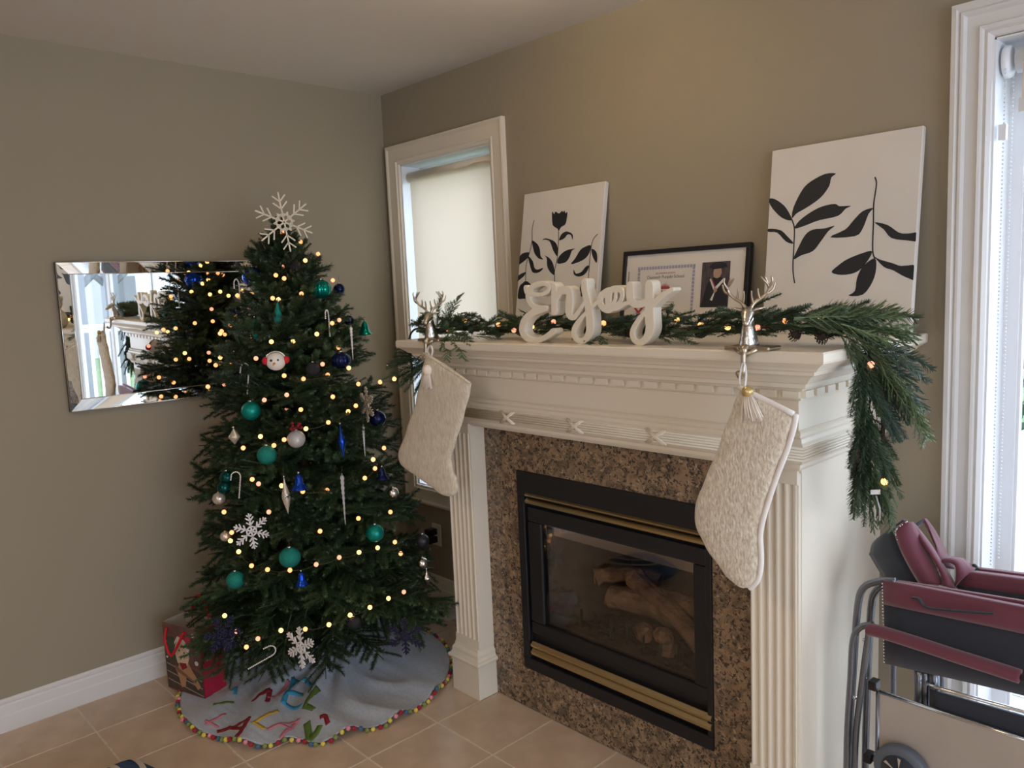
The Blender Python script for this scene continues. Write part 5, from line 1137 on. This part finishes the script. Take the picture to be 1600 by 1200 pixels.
# ================================================================== FOLDING CHAIRS
def chair(y0, label, dx=0, front=True):
    e = empty('folding_chair', label, 'chair', 'folding director chairs leaning in the corner')
    P = lambda u, v, dy=0: on(u, v, 'y', y0+dy)+Vector((dx, 0, 0))
    def tb(pts, r=.0095, m_='gunmetal', nm='tube_leg', n=5): return MB().tube(smoothcurve([p for p in pts], n), r, 10).build(nm, m_, e)
    return e, P, tb
def fl_(p, z=.004): return Vector((p.x, p.y, z))
e, P, tb = chair(-.36, 'front folding director chair with burgundy and black fabric, folded flat in the corner')
X = lambda p, dx, dz, dy=0: p+Vector((dx, dy, dz))
a = P(1326, 1190); tb([fl_(a), X(a, 0, .05), P(1333, 1050), P(1340, 950), P(1350, 918), P(1375, 908), P(1400, 908)])
a = P(1352, 1190, .03); tb([fl_(a), X(a, 0, .05), P(1356, 1050, .03), P(1361, 950, .03), P(1368, 925, .03), P(1380, 915, .03)])
a = P(1323, 1190, -.03); tb([fl_(a), X(a, 0, .05), P(1329, 1060, -.03), P(1333, 1000, -.03), P(1345, 980, -.03), P(1365, 976, -.03)], .0085)
a = P(1336, 1190, -.02); tb([fl_(a), X(a, 0, .04), P(1348, 1060, -.02), P(1358, 985, -.02)], .0085)
a = P(1372, 1190, .0); tb([fl_(a), P(1372, 1120), P(1372, 1085)], .006, 'gunmetal', 'table_leg')
for (u, v) in ((1336, 1090), (1351, 1060), (1351, 1000)):
    p = P(u, v, -.015); MB().ball(p, .006, 8, 6).build('rivet', 'chrome', e)
for (u, v) in ((1366, 1070), (1358, 1183)):
    p = P(u, v, -.01); bevel(MB().box(p.x-.012, p.x+.010, p.y-.015, p.y+.02, p.z-.012, p.z+.012).build('plastic_joint', 'black_plastic', e), .003)
# seat fabric folded: burgundy fold on top, navy panel below
def panel(pts, y, m_, nm, th=.006, wav=0):
    Q = [on(u, v, 'y', y) for u, v in pts]; b_ = MB(); n = 14; vs = []
    for s in (0, 1):
        for i in range(n+1):
            t_ = i/n; a = Q[0].lerp(Q[1], t_); c = Q[3].lerp(Q[2], t_)
            for j in range(5): p = a.lerp(c, j/4); vs.append((p.x, p.y+s*th+wav*sin(t_*9+j*1.2), p.z))
    o2 = (n+1)*5; fs = []
    for i in range(n):
        for j in range(4): k = i*5+j; fs += [(k, k+5, k+6, k+1), (o2+k, o2+k+1, o2+k+6, o2+k+5)]
    for i in range(n): k = i*5; fs += [(k, o2+k, o2+k+5, k+5), (k+4, k+9, o2+k+9, o2+k+4)]
    for j in range(4): k = j; fs += [(k, k+1, o2+k+1, o2+k)]; k = n*5+j; fs += [(k, o2+k, o2+k+1, k+1)]
    return b_.add(vs, fs, True).build(nm, m_, e)
FAR = 1990
def R_(u, v, s): return (FAR, v+(FAR-u)*s)
panel([(1381, 940), R_(1381, 940, .215), R_(1381, 1036, .235), (1381, 1036)], -.372, 'navy_fabric', 'seat_side', .012, .002)
panel([(1379, 908), R_(1379, 908, .19), R_(1381, 944, .215), (1380, 944)], -.378, 'burgundy', 'seat_fold', .022, .002)
panel([(1386, 906), R_(1386, 903, .165), R_(1386, 912, .17), (1386, 912)], -.345, 'burgundy', 'seat_fold', .014, .001)
st_ = MB()
for k in range(26): st_.ball(P(1378.5+.12*k, 912+k*4.9, -.024), .0020, 6, 4)
st_.build('edge_studs', 'stud', e)
s_ = smoothcurve([P(1425, 934, -.03), P(1436, 936, -.032), P(1446, 948, -.034), P(1475, 953, -.032), P(1540, 958, -.032), P(1552, 958, -.03)], 5)
MB().tube(s_, .0075, 6, flat=.3).build('carry_strap', 'navy_fabric', e)
s_ = [P(1358, 984, -.045), P(1375, 987, -.047), P(1430, 1004, -.05), P(1500, 1027, -.05), P(1560, 1046, -.047), P(1594, 1057, -.045)]
MB().tube(smoothcurve(s_, 5), .021, 14, flat=.75).build('armrest_sleeve', 'burgundy', e); MB().tube([s_[-1], s_[-1]+Vector((.05, 0, -.012))], .008, 8).build('armrest_tube', 'gunmetal', e)
# side table board folded below, with chrome rim, and the wheel in front
def xz(u, v, y): p = on(u, v, 'y', y); return p
t0, t1 = xz(1374, 1083, -.37), xz(1700, 1178, -.37)
MB().prism([(t0.x, -.37, .12), (t1.x+.1, -.37, .12), (t1.x+.1, -.37, t1.z-.02), (t0.x, -.37, t0.z)], (0, .012, 0)).build('side_table_top', 'tan_board', e)
MB().tube([Vector((t0.x, -.368, t0.z+.003)), Vector((t1.x+.1, -.368, t1.z-.017))], .0055, 8).build('table_rim', 'chrome', e)
MB().tube([Vector((t0.x-.004, -.368, .02)), Vector((t0.x-.004, -.368, t0.z+.003))], .006, 8).build('table_rim', 'gunmetal', e)
for u in (1436, 1446, 1460):
    MB().tube([xz(u, 1035, -.34), xz(u, 1110, -.34)], .012 if u != 1446 else .009, 10).build('rear_leg', 'gunmetal', e)
MB().tube([xz(1450, 1068, -.36), xz(1470, 1076, -.36), xz(1700, 1140, -.36)], .005, 8).build('cross_bar', 'chrome', e)
panel([(1452, 1078), (1720, 1155), (1720, 1195), (1452, 1108)], -.355, 'navy_fabric', 'storage_pouch', .01)
w0 = xz(1403, 1210, -.42); T_ = Matrix.Translation((w0.x, -.395, w0.z)) @ Matrix.Rotation(radians(90), 4, 'X')
MB().lathe([(.045, -.016), (.064, -.016), (.068, -.008), (.068, .010), (.064, .016), (.045, .016)], 36, T_).build('wheel_tyre', 'wheel_grey', e)
MB().lathe([(.001, .0165), (.046, .0165), (.046, .018), (.001, .020)], 24, T_).build('wheel_hub', 'navy_fabric', e)
for k in range(6):
    a_ = k*pi/3+.5; MB().prism([T_ @ Vector((.012*cos(a_), .012*sin(a_), .021)), T_ @ Vector((.040*cos(a_-.10), .040*sin(a_-.10), .020)), T_ @ Vector((.042*cos(a_+.10), .042*sin(a_+.10), .020))], (0, -.002, 0)).build('wheel_spoke', 'pearl', e)
# rear chair: slumped backrest pockets
e, P, tb = chair(-.20, 'rear folding director chair with slumped burgundy backrest behind the front one')
def cloth(front, back, m_, nm): # loft between two outlines of equal length (pixels + depth)
    A = smoothcurve([on(u, v, 'y', y) for u, v, y in front], 4); B = smoothcurve([on(u, v, 'y', y) for u, v, y in back], 4); vs = []; n = len(A)
    for p, q in zip(A, B):
        for j in range(6):
            r = p.lerp(q, j/5); r = r+Vector((0, -.018*sin(pi*j/5), .006*sin(pi*j/5))); vs.append(r)
    o = MB().add(vs, [(i*6+j, i*6+j+1, (i+1)*6+j+1, (i+1)*6+j) for i in range(n-1) for j in range(5)], True).build(nm, m_, e); s = o.modifiers.new('thick', 'SOLIDIFY'); s.thickness = .005; return o
cloth([(1418, 815, -.27), (1402, 826, -.28), (1400, 836, -.285), (1410, 862, -.29), (1425, 890, -.29), (1438, 911, -.29)], [(1425, 816, -.25), (1432, 830, -.25), (1442, 848, -.25), (1452, 870, -.26), (1462, 890, -.27), (1474, 915, -.28)], 'burgundy', 'backrest_fold')
cloth([(1416, 814, -.24), (1390, 832, -.22), (1367, 848, -.20), (1362, 864, -.20), (1362, 868, -.20), (1384, 905, -.22)], [(1418, 816, -.26), (1403, 826, -.27), (1400, 836, -.275), (1410, 862, -.28), (1425, 890, -.28), (1438, 911, -.28)], 'navy_fabric', 'backrest_pocket')
cloth([(1425, 818, -.25), (1434, 832, -.25), (1446, 852, -.255), (1458, 868, -.26), (1472, 895, -.27), (1474, 915, -.28)], [(1428, 820, -.22), (1440, 835, -.22), (1455, 855, -.24), (1470, 880, -.25), (1486, 905, -.26), (1492, 920, -.27)], 'burgundy', 'backrest_fold')
cloth([(1444, 812, -.17), (1446, 820, -.17), (1455, 840, -.18), (1462, 858, -.20), (1464, 872, -.22), (1470, 885, -.24)], [(1446, 812, -.12), (1458, 828, -.12), (1470, 850, -.13), (1478, 866, -.15), (1484, 876, -.18), (1490, 890, -.22)], 'burgundy', 'backrest_fold')
cloth([(1425, 824, -.20), (1436, 817, -.18), (1443, 811, -.16)], [(1427, 828, -.20), (1438, 821, -.18), (1446, 815, -.16)], 'navy_fabric', 'backrest_trim')
cloth([(1466, 885, -.25), (1478, 878, -.25), (1494, 883, -.25), (1496, 900, -.26), (1493, 918, -.27)], [(1466, 892, -.2), (1480, 874, -.2), (1502, 874, -.2), (1515, 884, -.21), (1524, 890, -.22)], 'burgundy', 'backrest_bunch')
MB().ball(on(1523, 887, 'y', -.21), .010, 10, 6).build('plastic_knob', 'black_plastic', e)
panel([(1493, 893), R_(1493, 893, .13), R_(1493, 925, .16), (1493, 918)], -.25, 'burgundy', 'seat_fold', .03, .002)
panel([(1500, 886), R_(1500, 888, .12), R_(1500, 897, .13), (1500, 896)], -.20, 'burgundy', 'seat_fold', .02, .001)
panel([(1496, 915), R_(1496, 915, .15), R_(1496, 1000, .2), (1496, 1000)], -.255, 'navy_fabric', 'seat_side', .01, .001)
st_ = MB()
for k in range(20):
    t_ = k/19; q = smoothcurve([(1417, 815, 0), (1402, 826, 0), (1400, 836, 0), (1410, 862, 0), (1425, 890, 0), (1437, 910, 0)], 6)[int(t_*30)]; st_.ball(on(q.x, q.y, 'y', -.292), .0019, 6, 4)
st_.build('edge_studs', 'stud', e)
for u in (1395, 1470): a = on(u, 1100, 'y', -.24); tb([fl_(a), X(a, 0, .05), on(u, 980, 'y', -.24), on(u+4, 920, 'y', -.24)], .0085)
tb([on(1395, 960, 'y', -.24), on(1430, 935, 'y', -.24), on(1474, 925, 'y', -.24)], .008, 'gunmetal', 'seat_rail')
# ================================================================== lamp bowl (glows)
lb_ = MB().lathe([(.01, -.105), (.05, -.102), (.09, -.092), (.118, -.072), (.125, -.060)], 28); lb_.f.pop(); lb_.sm.pop(); lb_.build('glass_bowl', 'lamp_glass', cl_)
